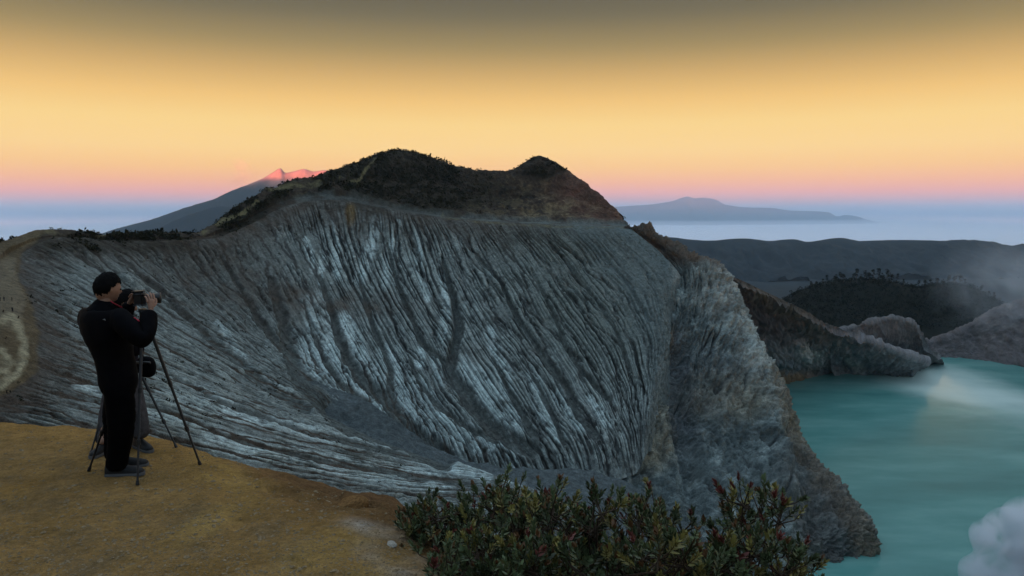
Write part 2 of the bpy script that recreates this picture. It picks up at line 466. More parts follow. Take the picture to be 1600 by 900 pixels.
STROKES = [  # chalky bare spurs: course and half width
 ([(497, 480), (504, 540), (540, 602), (602, 668)], 21), ([(480, 540), (490, 585)], 12), ([(538, 498), (560, 545), (596, 598)], 10), ([(612, 600), (606, 570)], 6),
 ([(610, 556), (622, 610), (660, 655), (720, 692), (795, 696)], 16), ([(650, 600), (690, 650), (742, 682)], 11), ([(684, 556), (692, 592)], 11), ([(660, 545), (655, 570)], 7),
 ([(724, 578), (748, 594), (782, 640), (806, 672)], 16), ([(782, 575), (800, 640), (816, 692)], 10), ([(765, 520), (780, 570)], 8), ([(832, 595), (850, 650), (872, 684)], 11), ([(872, 620), (905, 668)], 8), ([(925, 625), (948, 662)], 7),
 ([(524, 335), (525, 435)], 6), ([(503, 398), (501, 442)], 4), ([(478, 375), (490, 425)], 4), ([(592, 338), (575, 400), (562, 440)], 7), ([(622, 345), (606, 410), (600, 450)], 6), ([(650, 350), (655, 420), (668, 470)], 5),
 ([(690, 430), (700, 480), (690, 530)], 6), ([(340, 505), (385, 570)], 5), ([(440, 500), (452, 552)], 5), ([(395, 588), (452, 612)], 5), ([(797, 704), (797, 748)], 10),
 ([(330, 690), (470, 716), (590, 742), (690, 752)], 16), ([(250, 620), (420, 660), (560, 694)], 10), ([(120, 600), (260, 655), (400, 690)], 6), ([(150, 520), (260, 585), (360, 630)], 4), ([(560, 690), (680, 726), (760, 744)], 8)]
zone = np.zeros(pp.shape)
for pts, w_ in STROKES:
    zone = np.maximum(zone, 1 - sst(0.5, 1.25, (polydist(pp, pq, pts) + 9 * nB[w] + 6 * nC[w]) / (1.25 * w_)))
zone = np.clip(zone * 0.95 + 0.16 + 0.3 * nA[w], 0, 1)
Cw = lerp(Cw, ash * 1.15, crust * (0.35 + 0.65 * calm) * (0.7 + 0.8 * nB[w]).clip(0, 1))
Cw = lerp(Cw, ash * 0.72, (1 - calm) * 0.75)
Cw = lerp(Cw, pale, (0.62 + 0.38 * crust) * zone * (1 - 0.75 * chn) * sst(-0.48, 0.0, nB[w] + 0.8 * nC[w]))
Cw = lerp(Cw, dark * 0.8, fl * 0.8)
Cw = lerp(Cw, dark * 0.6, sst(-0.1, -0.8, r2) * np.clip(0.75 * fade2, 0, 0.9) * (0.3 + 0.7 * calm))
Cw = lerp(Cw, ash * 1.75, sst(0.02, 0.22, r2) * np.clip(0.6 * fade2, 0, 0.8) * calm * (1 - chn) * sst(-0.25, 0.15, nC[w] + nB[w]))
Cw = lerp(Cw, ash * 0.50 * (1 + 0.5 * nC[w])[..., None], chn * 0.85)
# brown seams in the left wall, loose brown ground here and there
lw = blob(pp, pq, 380, 660, 420, 130, 15, 0.5) * sst(0.15, -0.8, r1 + 0.4 * nB[w])
Cw = lerp(Cw, brown, 0.8 * lw)
br = sst(0.12, 0.34, nA[w] + 0.4 * nB[w])
Cw = lerp(Cw, brown * 1.5, br * 0.22)
ban = blob(pp, pq, 530, 470, 120, 22, 5, 0.6) * sst(-0.3, 0.3, nB[w])
Cw = lerp(Cw, brown * 1.1, 0.7 * ban)
up_dark = blob(pp, pq, 330, 430, 160, 60, 20, 0.7)
Cw = lerp(Cw, brown * 0.8, np.clip(up_dark * (0.65 + 1.2 * nB[w]), 0, 1) * 0.8)
Cw = lerp(Cw, brown * 0.85, (0.9 * (1 - sst(0.02, 0.17, jv + 0.10 * nB[w])) * (0.85 + nB[w])).clip(0, 1))
green = blob(pp, pq, 940, 450, 150, 120, 35, 0.6)
Cw = lerp(Cw, np.array([0.100, 0.118, 0.100]), 0.6 * green * (0.5 + 0.5 * crust))
Cw = lerp(Cw, np.array([0.115, 0.145, 0.145]), (1 - tail) * np.ones(pp.shape))
Cw = lerp(Cw, np.array([0.33, 0.36, 0.33]), 0.7 * blob(pp, pq, 1090, 440, 36, 50, -15, 0.5) * sst(-0.2, 0.2, nB[w]))
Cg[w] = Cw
# upper slopes
a = slice(0, lip_i)
pu, pv = px[a], py[a]
Cu = np.broadcast_to(brown * 0.9, W0[a].shape).copy()
Cu = lerp(Cu, tan * 0.62, sst(-0.10, 0.25, nB[a] + 0.5 * nA[a] + 0.5 * nC[a]) * 0.8)
Cu = lerp(Cu, dark * 0.5, sst(0.05, 0.30, fbm(W0[a] / 8.0 + 40, 4)) * 0.8)
Cu = lerp(Cu, red, np.clip(blob(pu, pv, 930, 318, 75, 40, 35, 0.5) * (0.65 + 1.2 * nB[a]), 0, 1))
Cu = lerp(Cu, tan * 0.9, np.clip(blob(pu, pv, 850, 332, 95, 20, 5, 0.6) * sst(-0.10, 0.2, nB[a] + .5 * nC[a]), 0, 1) * 0.8)
vg = np.maximum.reduce([blob(pu, pv, 640, 285, 130, 55, 12, 0.45), blob(pu, pv, 560, 275, 90, 40, -20, 0.4), blob(pu, pv, 840, 262, 46, 22, 0, 0.4),
                        blob(pu, pv, 740, 300, 80, 35, 15, 0.6) * 0.8, blob(pu, pv, 400, 330, 80, 26, -35, 0.4), blob(pu, pv, 200, 378, 140, 14, 0, 0.5)])
Cu = lerp(Cu, veg, np.clip(vg * (0.80 + 1.5 * nB[a]), 0, 0.97))
Cu = np.where((tt < 2)[:, None, None], veg * 1.1, Cu)
Cu = lerp(Cu, ash * 0.60, sst(3.7, 3.85, tt)[:, None] * sst(-0.3, 0.1, nB[a]) * sst(0.55, 0.66, uu)[None, :])
Cg[a] = Cu
# dark scrub on the far rim and the upper wall, left and centre
vw = np.maximum.reduce([blob(px, py, 150, 384, 150, 14, 0, 0.6), blob(px, py, 600, 322, 110, 16, 5, 0.7) * 0.8, blob(px, py, 30, 384, 45, 14, -30, 0.5)])
Cg = lerp(Cg, veg * 1.2, np.clip(vw * (0.55 + 1.6 * nB), 0, 0.95))
# pale footpath along the rim
pth = np.maximum.reduce([
    1 - sst(1.5, 4.5, polydist(px, py, [(20, 400), (45, 376), (70, 366), (84, 368)]) + 5 * nC),
    1 - sst(2, 5, polydist(px, py, [(318, 366), (350, 350), (380, 338), (410, 312), (430, 298), (470, 294), (500, 291)]) + 5 * nC),
    1 - sst(1, 3.5, polydist(px, py, [(530, 284), (556, 290), (570, 270), (585, 255)]) + 5 * nC),
    (1 - sst(1, 3.0, polydist(px, py, [(150, 371), (220, 367), (310, 364)]) + 5 * nC)) * 0.8,
    (1 - sst(0.8, 2.6, polydist(px, py, [(690, 338), (740, 346), (800, 351), (860, 354), (980, 356)]) + 2 * nC)) * 0.55])
Cg = lerp(Cg, olive * 0.8, np.clip(pth, 0, 1) * 0.9 * sst(-0.22, 0.10, nB))
Cg = lerp(Cg, np.array([0.20, 0.13, 0.05]), 0.6 * blob(px, py, 548, 335, 8, 16, 0, 0.5))
# the trampled saddle on the left: yellow-brown ground with pale trodden paths
sad = sst(0, 10, 1.0 * (np.interp(py, [360, 395, 430, 470, 520, 580, 612, 700], [80, 40, 32, 52, 66, 64, 20, -200]) - px) + 9 * nB)
Cg = lerp(Cg, np.array([0.115, 0.085, 0.047]), sad * 0.95)
pin = np.interp(py, [395, 440, 500, 512, 560, 600, 640], [14, 40, 30, 26, 38, 6, -40])
sad2 = sst(-3, 5, np.interp(py, [400, 430, 470, 500, 512], [26, 26, 42, 34, 20]) - px + 6 * nC) * sst(395, 410, py) * (1 - sst(498, 520, py))
Cg = lerp(Cg, np.array([0.175, 0.145, 0.098]), sad2 * 0.8)
trail = 1 - sst(3.5, 8.5, polydist(px, py, [(4, 502), (14, 494), (22, 496), (30, 512), (38, 535), (38, 560), (26, 585), (0, 603), (-30, 612)]) + 5 * nC)
trail = np.maximum(trail, 1 - sst(3, 7, polydist(px, py, [(-20, 545), (4, 548), (14, 562), (6, 578), (-20, 590)]) + 5 * nC))
Cg = lerp(Cg, np.array([0.32, 0.28, 0.18]), np.clip(trail, 0, 1) * 0.95)
nD = fbm(W0 / 1.7, 2)
Cg *= np.clip(1 + 0.55 * nC + 0.25 * nB + 0.55 * nD, 0.25, 2)[..., None]
M_wall = terrain_mat('gullied_ash_rock', 0.35, 0.9, 0.7, 0.62, fine=4)
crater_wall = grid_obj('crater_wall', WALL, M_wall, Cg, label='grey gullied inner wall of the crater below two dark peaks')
# ------------------------------------------------------------------ loft helper for the other slopes
def loft(ctrl, nu, nv, blur=0):
    c = np.asarray(ctrl, float)                     # rows, cols, 3
    def par(a):
        d = np.linalg.norm(np.diff(a, axis=0), axis=-1).mean(axis=1)
        t = np.concatenate([[0], np.cumsum(d + 1e-6)]); return t / t[-1]
    tr = par(c); r_ = pchip(tr, c, np.linspace(0, 1, nv))
    cc = r_.transpose(1, 0, 2); tcx = par(c.transpose(1, 0, 2))
    out = pchip(tcx, cc, np.linspace(0, 1, nu)).transpose(1, 0, 2)
    if blur:
        out = blur1(blur1(out, blur, 1), blur, 0)
    return out

# ------------------------------------------------------------------ rocky headland dropping to the lake
CL = [
 [(975, 352, 702), (985, 353, 702), (1000, 353, 704), (1020, 362, 712)],
 [(1035, 396, 684), (1050, 392, 682), (1062, 386, 690), (1078, 392, 715)],
 [(1066, 440, 658), (1085, 440, 655), (1106, 428, 664), (1122, 436, 690)],
 [(1056, 500, 622), (1076, 505, 622), (1118, 490, 632), (1156, 500, 655)],
 [(1040, 560, 586), (1070, 575, 592), (1120, 560, 600), (1190, 572, 612)],
 [(1020, 625, 548), (1056, 640, 552), (1130, 640, 562), (1228, 650, 582)],
 [(960, 690, 512), (1050, 700, 520), (1150, 705, 535), (1268, 705, 560)],
 [(915, 745, 478), (1040, 760, 482), (1180, 770, 490), (1320, 774, 508)],
 [(905, 815, 440), (1060, 835, 448), (1215, 845, 460), (1350, 832, 478)],
 [(930, 900, 405), (1090, 905, 425), (1235, 905, 444), (1374, 876, 474)],
 [(960, 990, 385), (1120, 985, 410), (1250, 960, 440), (1386, 925, 462)],
]
ctl = np.array([[P(*c) for c in r] for r in CL])
bk = ctl[:, -1:, :] + np.array([30, 30, -30.0]); bk2 = ctl[:, -1:, :] + np.array([70, 110, -150.0])
lf = ctl[:, :1, :] + np.array([-28, 18, -22.0])
ctl = np.concatenate([lf, ctl, bk, bk2], 1)
ctl[..., 2] = np.maximum(ctl[..., 2], -285)
G = loft(ctl, 560, 640, 6)
cx, cy = proj(G)
nr = grid_normals(G)
if nr[320, 280, 1] > 0:
    nr = -nr
# strata and couloirs run down to the right
sl = np.stack([G[..., 0] / 34 + G[..., 2] / 55, G[..., 1] / 34, G[..., 2] / 80 - G[..., 0] / 120], -1)
big = fbm(sl, 5, 0.5, ridged=True)
mid_ = fbm(np.stack([G[..., 0] / 9 + G[..., 2] / 16, G[..., 1] / 12, G[..., 2] / 26], -1), 4, 0.55, ridged=True)
fin = fbm(G / 3.2, 4)
vor = fbm(G / 60, 4)
eh, eA = erode(640, 560, 21, iters=16, K=0.03, wander=2.2)
er = eh - blur1(eh, 30, 1); er = np.clip(er / (blur1(blur1(np.abs(er), 60, 1), 30, 0) + 1e-3), -3, 2); er = np.where(er > 0.2, 0.2 + (er - 0.2) * 0.5, er)
crag = fbm(np.stack([G[..., 0] / 13 + G[..., 2] / 24, G[..., 1] / 15, G[..., 2] / 17 + G[..., 0] / 40], -1) + 3, 6, 0.62, ridged=True)
U_ = np.linspace(0, 1, 560)[None, :] + 0 * G[..., 0]; V_ = np.linspace(0, 1, 640)[:, None] + 0 * G[..., 0]
st1 = fbm(np.stack([U_ * 13 + V_ * 5.0 + 0.5 * vor, V_ * 7, vor], -1), 7, 0.6, ridged=True)
st2 = fbm(np.stack([U_ * 34 - V_ * 6.0 + vor, V_ * 22, vor * 2], -1) + 4, 5, 0.62, ridged=True)
tb = fbm(np.stack([G[..., 0] / 24, G[..., 1] / 24, G[..., 2] / 18 + G[..., 0] / 50], -1) + 13, 4)
tq = tb * 9; ter = (np.floor(tq) + sst(0.55, 0.95, tq - np.floor(tq))) / 9.0
d = 6 * (big - 0.35) + 9.0 * (st1 - 0.3) + 3.2 * (st2 - 0.3) + 13 * ter + 1.5 * fin + 5 * vor + 0.4 * er + 3.0 * (crag - 0.3)
crk = np.exp(-(perlin((np.stack([U_ * 26 + V_ * 9 + 1.2 * vor, V_ * 8, vor * 2], -1) + 21).reshape(-1, 3)).reshape(U_.shape) / 0.05) ** 2)
crk = crk * sst(-0.1, 0.25, fbm(G / 26 + 5, 3))
d -= 3.0 * crk
d += 0.8 * (d - blur1(blur1(d, 3, 1), 3, 0))
d -= d.mean() + 1.5
# arete with the dark couloir on its right, bay on its left
d += 5 * np.exp(-(polydist(cx, cy, [(1040, 640), (1010, 680), (985, 720), (965, 780)]) / 22) ** 2)
d -= 15 * np.exp(-(polydist(cx, cy, [(1048, 560), (1060, 625), (1075, 690), (1085, 760)]) / 18) ** 2)
d += 13 * np.exp(-(polydist(cx, cy, [(1100, 430), (1150, 530), (1195, 620), (1215, 690), (1230, 760)]) / 22) ** 2)
d -= 9 * np.exp(-(polydist(cx, cy, [(1240, 690), (1275, 770), (1300, 850)]) / 34) ** 2)
edge = np.linspace(0, 1, 560)[None, :]
d *= sst(0.0, 0.10, edge) * (1 - 0.55 * np.exp(-((edge - 0.66) / 0.05) ** 2))
Gd = G + nr * d[..., None]
cA = fbm(G / 45, 4); cB = fbm(G / 12, 4); cC = fbm(G / 3.5, 3)
Ch = np.broadcast_to(np.array([0.122, 0.150, 0.149]), G.shape).copy()
Ch = lerp(Ch, np.array([0.36, 0.42, 0.405]), sst(-0.02, 0.38, cB + 0.5 * cA + 0.25 * (mid_ - .3)) * 0.6)
Ch = lerp(Ch, np.array([0.40, 0.43, 0.40]), 0.8 * np.clip(np.maximum(blob(cx, cy, 1110, 455, 30, 55, -20), blob(cx, cy, 1165, 545, 26, 70, -22)) * (0.6 + cB), 0, 1))
Ch = lerp(Ch, np.array([0.30, 0.26, 0.175]), np.clip(np.maximum(blob(cx, cy, 1000, 680, 60, 60, -40), blob(cx, cy, 1130, 620, 70, 40, 10) * .8) * (0.6 + 1.4 * cA + cB), 0, 1) * 0.75)
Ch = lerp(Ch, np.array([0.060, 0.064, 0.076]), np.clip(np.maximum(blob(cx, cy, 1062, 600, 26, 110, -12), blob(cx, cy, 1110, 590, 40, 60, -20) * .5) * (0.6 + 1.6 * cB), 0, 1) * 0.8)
Ch = lerp(Ch, np.array([0.225, 0.165, 0.095]), np.clip(np.maximum.reduce([blob(cx, cy, 1035, 535, 16, 40, 10), blob(cx, cy, 1225, 640, 24, 70, -15) * .8, 1 - sst(8, 26, polydist(cx, cy, [(1230, 655), (1268, 705), (1320, 776), (1352, 836), (1372, 880)]) + 14 * cB)]) * (0.7 + cC), 0, 1) * 0.8)
Ch = lerp(Ch, np.array([0.085, 0.075, 0.066]), np.clip(blob(cx, cy, 1290, 800, 60, 120, -25, 0.4) * (0.8 + 0.8 * cA), 0, 1) * 0.8)
Ch = lerp(Ch, np.array([0.20, 0.22, 0.19]), np.clip(blob(cx, cy, 1250, 880, 40, 40, 35, 0.5), 0, 1) * 0.7)
Ch = lerp(Ch, np.array([0.045, 0.047, 0.05]), crk * 0.75)
Ch = lerp(Ch, np.array([0.115, 0.085, 0.062]), np.clip(np.maximum(blob(cx, cy, 1030, 372, 70, 26, 30, .5), blob(cx, cy, 1090, 405, 40, 16, 35, .6)) * (0.8 + cB), 0, 1))
cD = fbm(G / 1.8, 2)
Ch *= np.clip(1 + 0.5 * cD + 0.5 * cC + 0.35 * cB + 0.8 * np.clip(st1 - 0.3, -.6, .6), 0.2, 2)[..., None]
M_head = terrain_mat('headland_rock', 0.35, 1.0, 1.0, 0.6, fine=4)
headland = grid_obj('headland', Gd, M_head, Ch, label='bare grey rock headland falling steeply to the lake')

# ------------------------------------------------------------------ floor of the dry basin below the wall
fl = np.array([[P(*c) for c in r] for r in [
 [(395, 590, 486), (470, 575, 492), (560, 600, 488)],
 [(470, 632, 462), (520, 620, 470), (620, 640, 474)],
 [(560, 676, 446), (620, 672, 458), (700, 690, 468)],
 [(650, 716, 430), (720, 718, 444), (800, 712, 462)],
 [(740, 752, 410), (820, 740, 432), (920, 716, 458)],
 [(800, 800, 385), (900, 768, 418), (1010, 750, 450)],
 [(820, 880, 345), (960, 830, 398), (1090, 810, 440)],
 [(900, 1020, 300), (1100, 960, 370), (1240, 905, 440)]]])
Fg = loft(fl, 200, 320, 6)
Fg[..., 2] += -9.0 + 5.0 * (fbm(Fg / 24, 6, 0.6, ridged=True) - .4) + 0.9 * fbm(Fg / 4, 3)
fA = fbm(Fg / 14, 4); fB = fbm(Fg / 3, 3)
Cf = np.broadcast_to(np.array([0.115, 0.138, 0.142]), Fg.shape).copy()
Cf = lerp(Cf, np.array([0.28, 0.33, 0.34]), sst(0.05, 0.4, fA) * 0.5)
Cf *= (0.8 + 0.6 * fB)[..., None]
crater_floor = grid_obj('crater_floor', Fg, M_wall, Cf, label='grey silt floor of the dry basin under the wall')

# ------------------------------------------------------------------ lake
lk = mesh_from('lake', [(60, 380, LAKE_Z), (1400, 380, LAKE_Z), (1400, 1215, LAKE_Z), (60, 1215, LAKE_Z)], [[0, 1, 2, 3]])
M_lake, t, b = mat_new('acid_lake_water')
co = N(t, 'ShaderNodeTexCoord')
mp_ = N(t, 'ShaderNodeMapping'); mp_.inputs['Scale'].default_value = (0.006, 0.016, 1)
t.links.new(co.outputs['Object'], mp_.inputs[0])
n1 = N(t, 'ShaderNodeTexNoise'); n1.inputs['Scale'].default_value = 1.0; n1.inputs['Detail'].default_value = 6; n1.inputs['Roughness'].default_value = 0.6
t.links.new(mp_.outputs[0], n1.inputs[0])
rc = ramp(t, [(0.32, (0.062, 0.205, 0.190)), (0.5, (0.100, 0.275, 0.252)), (0.7, (0.175, 0.370, 0.335))])
t.links.new(n1.outputs['Fac'], rc.inputs[0])
# pale sky highlight painted into the water colour off the far shore
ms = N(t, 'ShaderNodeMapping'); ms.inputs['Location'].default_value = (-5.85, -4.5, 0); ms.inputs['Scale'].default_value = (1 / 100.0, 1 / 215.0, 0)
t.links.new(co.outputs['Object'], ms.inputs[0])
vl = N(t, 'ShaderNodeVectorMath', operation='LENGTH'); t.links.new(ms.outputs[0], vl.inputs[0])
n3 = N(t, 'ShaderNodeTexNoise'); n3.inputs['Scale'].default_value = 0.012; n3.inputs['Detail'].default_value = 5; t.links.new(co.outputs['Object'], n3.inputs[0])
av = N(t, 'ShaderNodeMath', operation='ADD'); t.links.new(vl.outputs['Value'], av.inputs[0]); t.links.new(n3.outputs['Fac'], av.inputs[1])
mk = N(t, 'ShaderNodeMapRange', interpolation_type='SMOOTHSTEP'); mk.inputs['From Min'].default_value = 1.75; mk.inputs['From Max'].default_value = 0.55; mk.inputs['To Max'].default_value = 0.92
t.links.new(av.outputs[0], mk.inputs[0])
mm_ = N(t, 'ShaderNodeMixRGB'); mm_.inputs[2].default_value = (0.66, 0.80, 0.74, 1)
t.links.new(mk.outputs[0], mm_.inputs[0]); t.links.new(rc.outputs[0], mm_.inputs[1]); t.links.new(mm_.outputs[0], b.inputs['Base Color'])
b.inputs['IOR'].default_value = 1.33
b.inputs['Specular IOR Level'].default_value = 0.3
rr = ramp(t, [(0.35, 0.22), (0.65, 0.10)])
t.links.new(n1.outputs['Fac'], rr.inputs[0]); t.links.new(rr.outputs[0], b.inputs['Roughness'])
n2 = N(t, 'ShaderNodeTexNoise'); n2.inputs['Scale'].default_value = 0.35; n2.inputs['Detail'].default_value = 3
t.links.new(co.outputs['Object'], n2.inputs[0])
bp = N(t, 'ShaderNodeBump'); bp.inputs['Strength'].default_value = 0.08; bp.inputs['Distance'].default_value = 0.3
t.links.new(n2.outputs['Fac'], bp.inputs['Height']); t.links.new(bp.outputs[0], b.inputs['Normal'])
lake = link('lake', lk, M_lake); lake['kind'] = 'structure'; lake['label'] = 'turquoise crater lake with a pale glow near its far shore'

# ------------------------------------------------------------------ slopes behind the lake
M_far = terrain_mat('far_rim_rock', 0.12, 0.6, 0.8, 0.42)
Z = LAKE_Z
def shore(px_, py_):
    return on_z(px_, py_, Z - 4)
def slope(name, crest, foot, nu, nv, amp, colfn, label, backdrop=(0, 160, -110), under=None, ribs=18.0):
    c = np.array([P(*k) for k in crest]); f = np.array(foot)
    m1 = c * 0.72 + f * 0.28 + np.array([0, 0, -4.0]); m2 = c * 0.36 + f * 0.64 + np.array([0, 0, -5.0])
    fb = f + np.array([0, -30, -25.0])
    bk0 = c + np.array(backdrop) * 0.3; bk1 = c + np.array(backdrop)
    G = loft(np.stack([bk1, bk0, c, m1, m2, f, fb]), nu, nv, 4)
    n = grid_normals(G)
    if n[nv // 2, nu // 2, 2] < 0: n = -n
    X, Y = proj(G)
    q = fbm(np.stack([G[..., 0] / ribs + G[..., 2] / 90, G[..., 1] / 40, G[..., 2] / 60], -1), 5, ridged=True)
    dd = amp * (q - 0.35) * 1.6 + amp * 0.9 * fbm(G / 30, 4) + amp * 0.30 * fbm(G / 5, 4) + amp * 0.7 * (fbm(np.stack([G[..., 0] / 9 + G[..., 2] / 14, G[..., 1] / 12, G[..., 2] / 14], -1) + 2, 5, 0.62, ridged=True) - .3)
    G2 = G + n * dd[..., None]
    nA = fbm(G / 40, 4); nB = fbm(G / 11, 4); nC = fbm(G / 3.0, 3)
    C = colfn(X, Y, G, nA, nB, nC) * np.clip(1 + 0.8 * nC + 0.4 * nB, .2, 2)[..., None]
    return grid_obj(name, G2, M_far, C, label=label)

def col_b(X, Y, G, nA, nB, nC):
    C = np.broadcast_to(np.array([0.106, 0.100, 0.104]), G.shape).copy()
    C = lerp(C, np.array([0.045, 0.040, 0.042]), np.clip(blob(X, Y, 1200, 505, 75, 45, 30, .6) * (0.9 + 1.6 * nB), 0, 1))
    C = lerp(C, np.array([0.125, 0.112, 0.085]), np.clip(blob(X, Y, 1220, 465, 90, 24, 34, .6) * (.7 + nB), 0, 1) * .7)
    C = lerp(C, np.array([0.27, 0.265, 0.27]), sst(-140, -195, G[..., 2] + 60 * nB) * 0.6)
    C = lerp(C, np.array([0.50, 0.46, 0.43]), np.clip(np.maximum(blob(X, Y, 1272, 560, 20, 16, 40, .5), blob(X, Y, 1335, 565, 20, 8, 30, .5)) * (.9 + nC), 0, 1) * .85)
    C = lerp(C, np.array([0.26, 0.14, 0.055]), np.clip(sst(-205, -226, G[..., 2] + 22 * nB) * blob(X, Y, 1225, 600, 50, 30, -15, .7) * 1.2, 0, 1) * .8)
    return C
slope('lake_slope', [(985, 350, 735), (1040, 371, 760), (1105, 414, 800), (1160, 436, 835), (1205, 458, 865), (1258, 486, 900), (1300, 512, 930), (1340, 524, 955), (1400, 548, 970), (1450, 566, 985)],
      [shore(1080, 660), shore(1110, 640), shore(1150, 625), shore(1195, 613), shore(1225, 608), shore(1270, 596), shore(1320, 586), shore(1350, 581), shore(1400, 576), shore(1455, 570)],
      380, 230, 8.0, col_b, 'brown slope running down to the far lake shore')
def col_c(X, Y, G, nA, nB, nC):
    C = np.broadcast_to(np.array([0.150, 0.148, 0.152]), G.shape).copy()
    C = lerp(C, np.array([0.09, 0.08, 0.078]), sst(0.0, 0.3, nA) * 0.6)
    C = lerp(C, np.array([0.30, 0.26, 0.24]), sst(-195, -225, G[..., 2] + 40 * nB) * 0.4)
    return C
slope('rock_knoll', [(1285, 535, 985), (1312, 516, 1000), (1350, 505, 1015), (1392, 495, 1025), (1425, 502, 1035), (1443, 525, 1045), (1452, 545, 1055), (1475, 558, 1065)],
      [shore(1300, 590), shore(1330, 586), shore(1360, 580), shore(1392, 575), shore(1420, 571), shore(1440, 569), shore(1456, 567), shore(1480, 565)],
      240, 150, 6.0, col_c, 'grey banded rock knoll at the far end of the lake')
def col_d(X, Y, G, nA, nB, nC):
    C = np.broadcast_to(np.array([0.120, 0.108, 0.110]), G.shape).copy()
    C = lerp(C, np.array([0.20, 0.185, 0.18]), sst(0.0, 0.35, nB + .4 * nA) * 0.6)
    return C
slope('right_shore_slope', [(1340, 540, 1190), (1400, 536, 1185), (1440, 534, 1180), (1472, 530, 1176), (1512, 510, 1172), (1560, 486, 1165), (1600, 470, 1160), (1680, 432, 1150), (1800, 400, 1130), (2000, 360, 1080)],
      [shore(1340, 566), shore(1400, 564), shore(1440, 562.5), shore(1472, 562), shore(1512, 563.5), shore(1545, 568), shore(1600, 577), shore(1700, 600), shore(1840, 650), shore(2080, 760)],
      300, 160, 7.0, col_d, 'dusky bare slope on the right shore behind the steam', backdrop=(60, 200, -120))
def col_e(X, Y, G, nA, nB, nC):
    return np.broadcast_to(np.array([0.13, 0.115, 0.10]), G.shape).copy()

# ------------------------------------------------------------------ wooded hill behind the lake
hill_c = [(1190, 500, 1560), (1235, 468, 1580), (1265, 448, 1600), (1300, 438, 1610), (1340, 434, 1620), (1385, 434, 1625), (1420, 444, 1630), (1445, 446, 1640), (1480, 440, 1650), (1515, 444, 1650), (1545, 458, 1645), (1575, 478, 1640), (1640, 520, 1620)]
hill_f = [P(a[0], 560 + 0.0 * i, a[2] - 300) for i, a in enumerate(hill_c)]
M_soil = terrain_mat('dark_forest_floor', 0.06, 0.5, 1.0, 0.4)
hc = np.array([P(*k) for k in hill_c]); hf = np.array(hill_f)
Hg = loft(np.stack([hc + np.array([0, 300, -160.0]), hc + np.array([0, 90, -25.0]), hc, hc * .6 + hf * .4 + np.array([0, 0, 6.0]), hf, hf + np.array([0, -60, -80.0])]), 160, 110, 3)
Hg[..., 2] += 5 * fbm(Hg / 60, 4) - 5
wooded_hill = grid_obj('wooded_hill', Hg, M_soil, np.broadcast_to(np.array([0.005, 0.007, 0.004]), Hg.shape), label='dark forested hill behind the crater lake')

# ------------------------------------------------------------------ plain, caldera ridge, volcano, distant mountains
M_land = terrain_mat('wooded_lowland', 0.0022, 0.25, 30.0, 0.55, fine=5)
def sheet(y0, y1, nx, ny, zf, name, xw, colr, label):
    ys = np.geomspace(y0, y1, ny); s = np.linspace(-1, 1, nx)
    Yg = np.repeat(ys[:, None], nx, 1); Xg = s[None, :] * (xw * Yg + 2500)
    Zg = zf(Xg, Yg)
    p = np.stack([Xg, Yg, Zg], -1)
    c = np.broadcast_to(np.array(colr), p.shape) * (1 + 0.5 * fbm(p / 900, 4) + 0.5 * fbm(p / 210, 3))[..., None]
    return grid_obj(name, p, M_land, c, label=label, flip=True)
def zplain(X, Y):  # caldera floor, then the land falls away under a sheet of mist
    z = np.interp(Y, [1700, 2400, 3600, 5200, 7200, 9500, 14000, 400000], [-330, -420, -500, -560, -600, -700, -1900, -2150])
    return z + 22 * fbm(np.stack([X / 700, Y / 700, X * 0], -1), 4) * (1 - sst(9000, 14000, Y))
plain = sheet(1700, 330000, 200, 260, zplain, 'plain', 1.2, (0.014, 0.024, 0.030), 'dim lowland plain beyond the crater')
M_mtn = terrain_mat('mountain_slope', 0.004, 0.4, 20.0, 0.35)
def range_(name, crest, zfoot, nu, nv, amp, colr, label, depth, ribs, bare=None, bare_z=0.0, far=1.0):
    crest = [(a, b_, d_ * far) for a, b_, d_ in crest]
    c = np.array([P(*k) for k in crest])
    f = c * np.array([1, 1, 0]) * (1 - depth / np.maximum(c[:, 1:2], 1)) + np.array([0, 0, zfoot])
    bk = c * np.array([1, 1, 0]) * (1 + depth / np.maximum(c[:, 1:2], 1)) + np.array([0, 0, zfoot])
    rowsx = [bk, bk * .5 + c * .5 + np.array([0, 0, 0]), c]
    for k in (0.2, 0.42, 0.7):
        q = c * (1 - k) + f * k
        q[:, 2] = c[:, 2] + (f[:, 2] - c[:, 2]) * (1 - (1 - k) ** 1.7)
        rowsx.append(q)
    rowsx.append(f)
    G = loft(np.stack(rowsx), nu, nv, 0)
    n = np.zeros_like(G); n[..., 2] = 1; n[..., 1] = -0.8
    q = fbm(np.stack([G[..., 0] / ribs, G[..., 1] / (ribs * 3.2), G[..., 2] / (ribs * 2.5)], -1), 5, ridged=True)
    e = np.clip((c[:, 2].max() - zfoot), 1, None)
    w = 0.05 + 0.95 * sst(0, 0.4, (np.interp(np.linspace(0, 1, nu), np.linspace(0, 1, len(c)), c[:, 2])[None, :] - G[..., 2]) / e)
    G2 = G + n * (amp * (q - 0.4) * w)[..., None]
    C = np.broadcast_to(np.array(colr), G.shape) * (1 + 0.5 * fbm(G / (ribs * .6), 4))[..., None]
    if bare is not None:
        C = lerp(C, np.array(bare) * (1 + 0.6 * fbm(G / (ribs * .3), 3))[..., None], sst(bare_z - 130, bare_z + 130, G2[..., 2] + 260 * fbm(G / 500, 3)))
    return grid_obj(name, G2, M_mtn, C, label=label)
RIB = 1
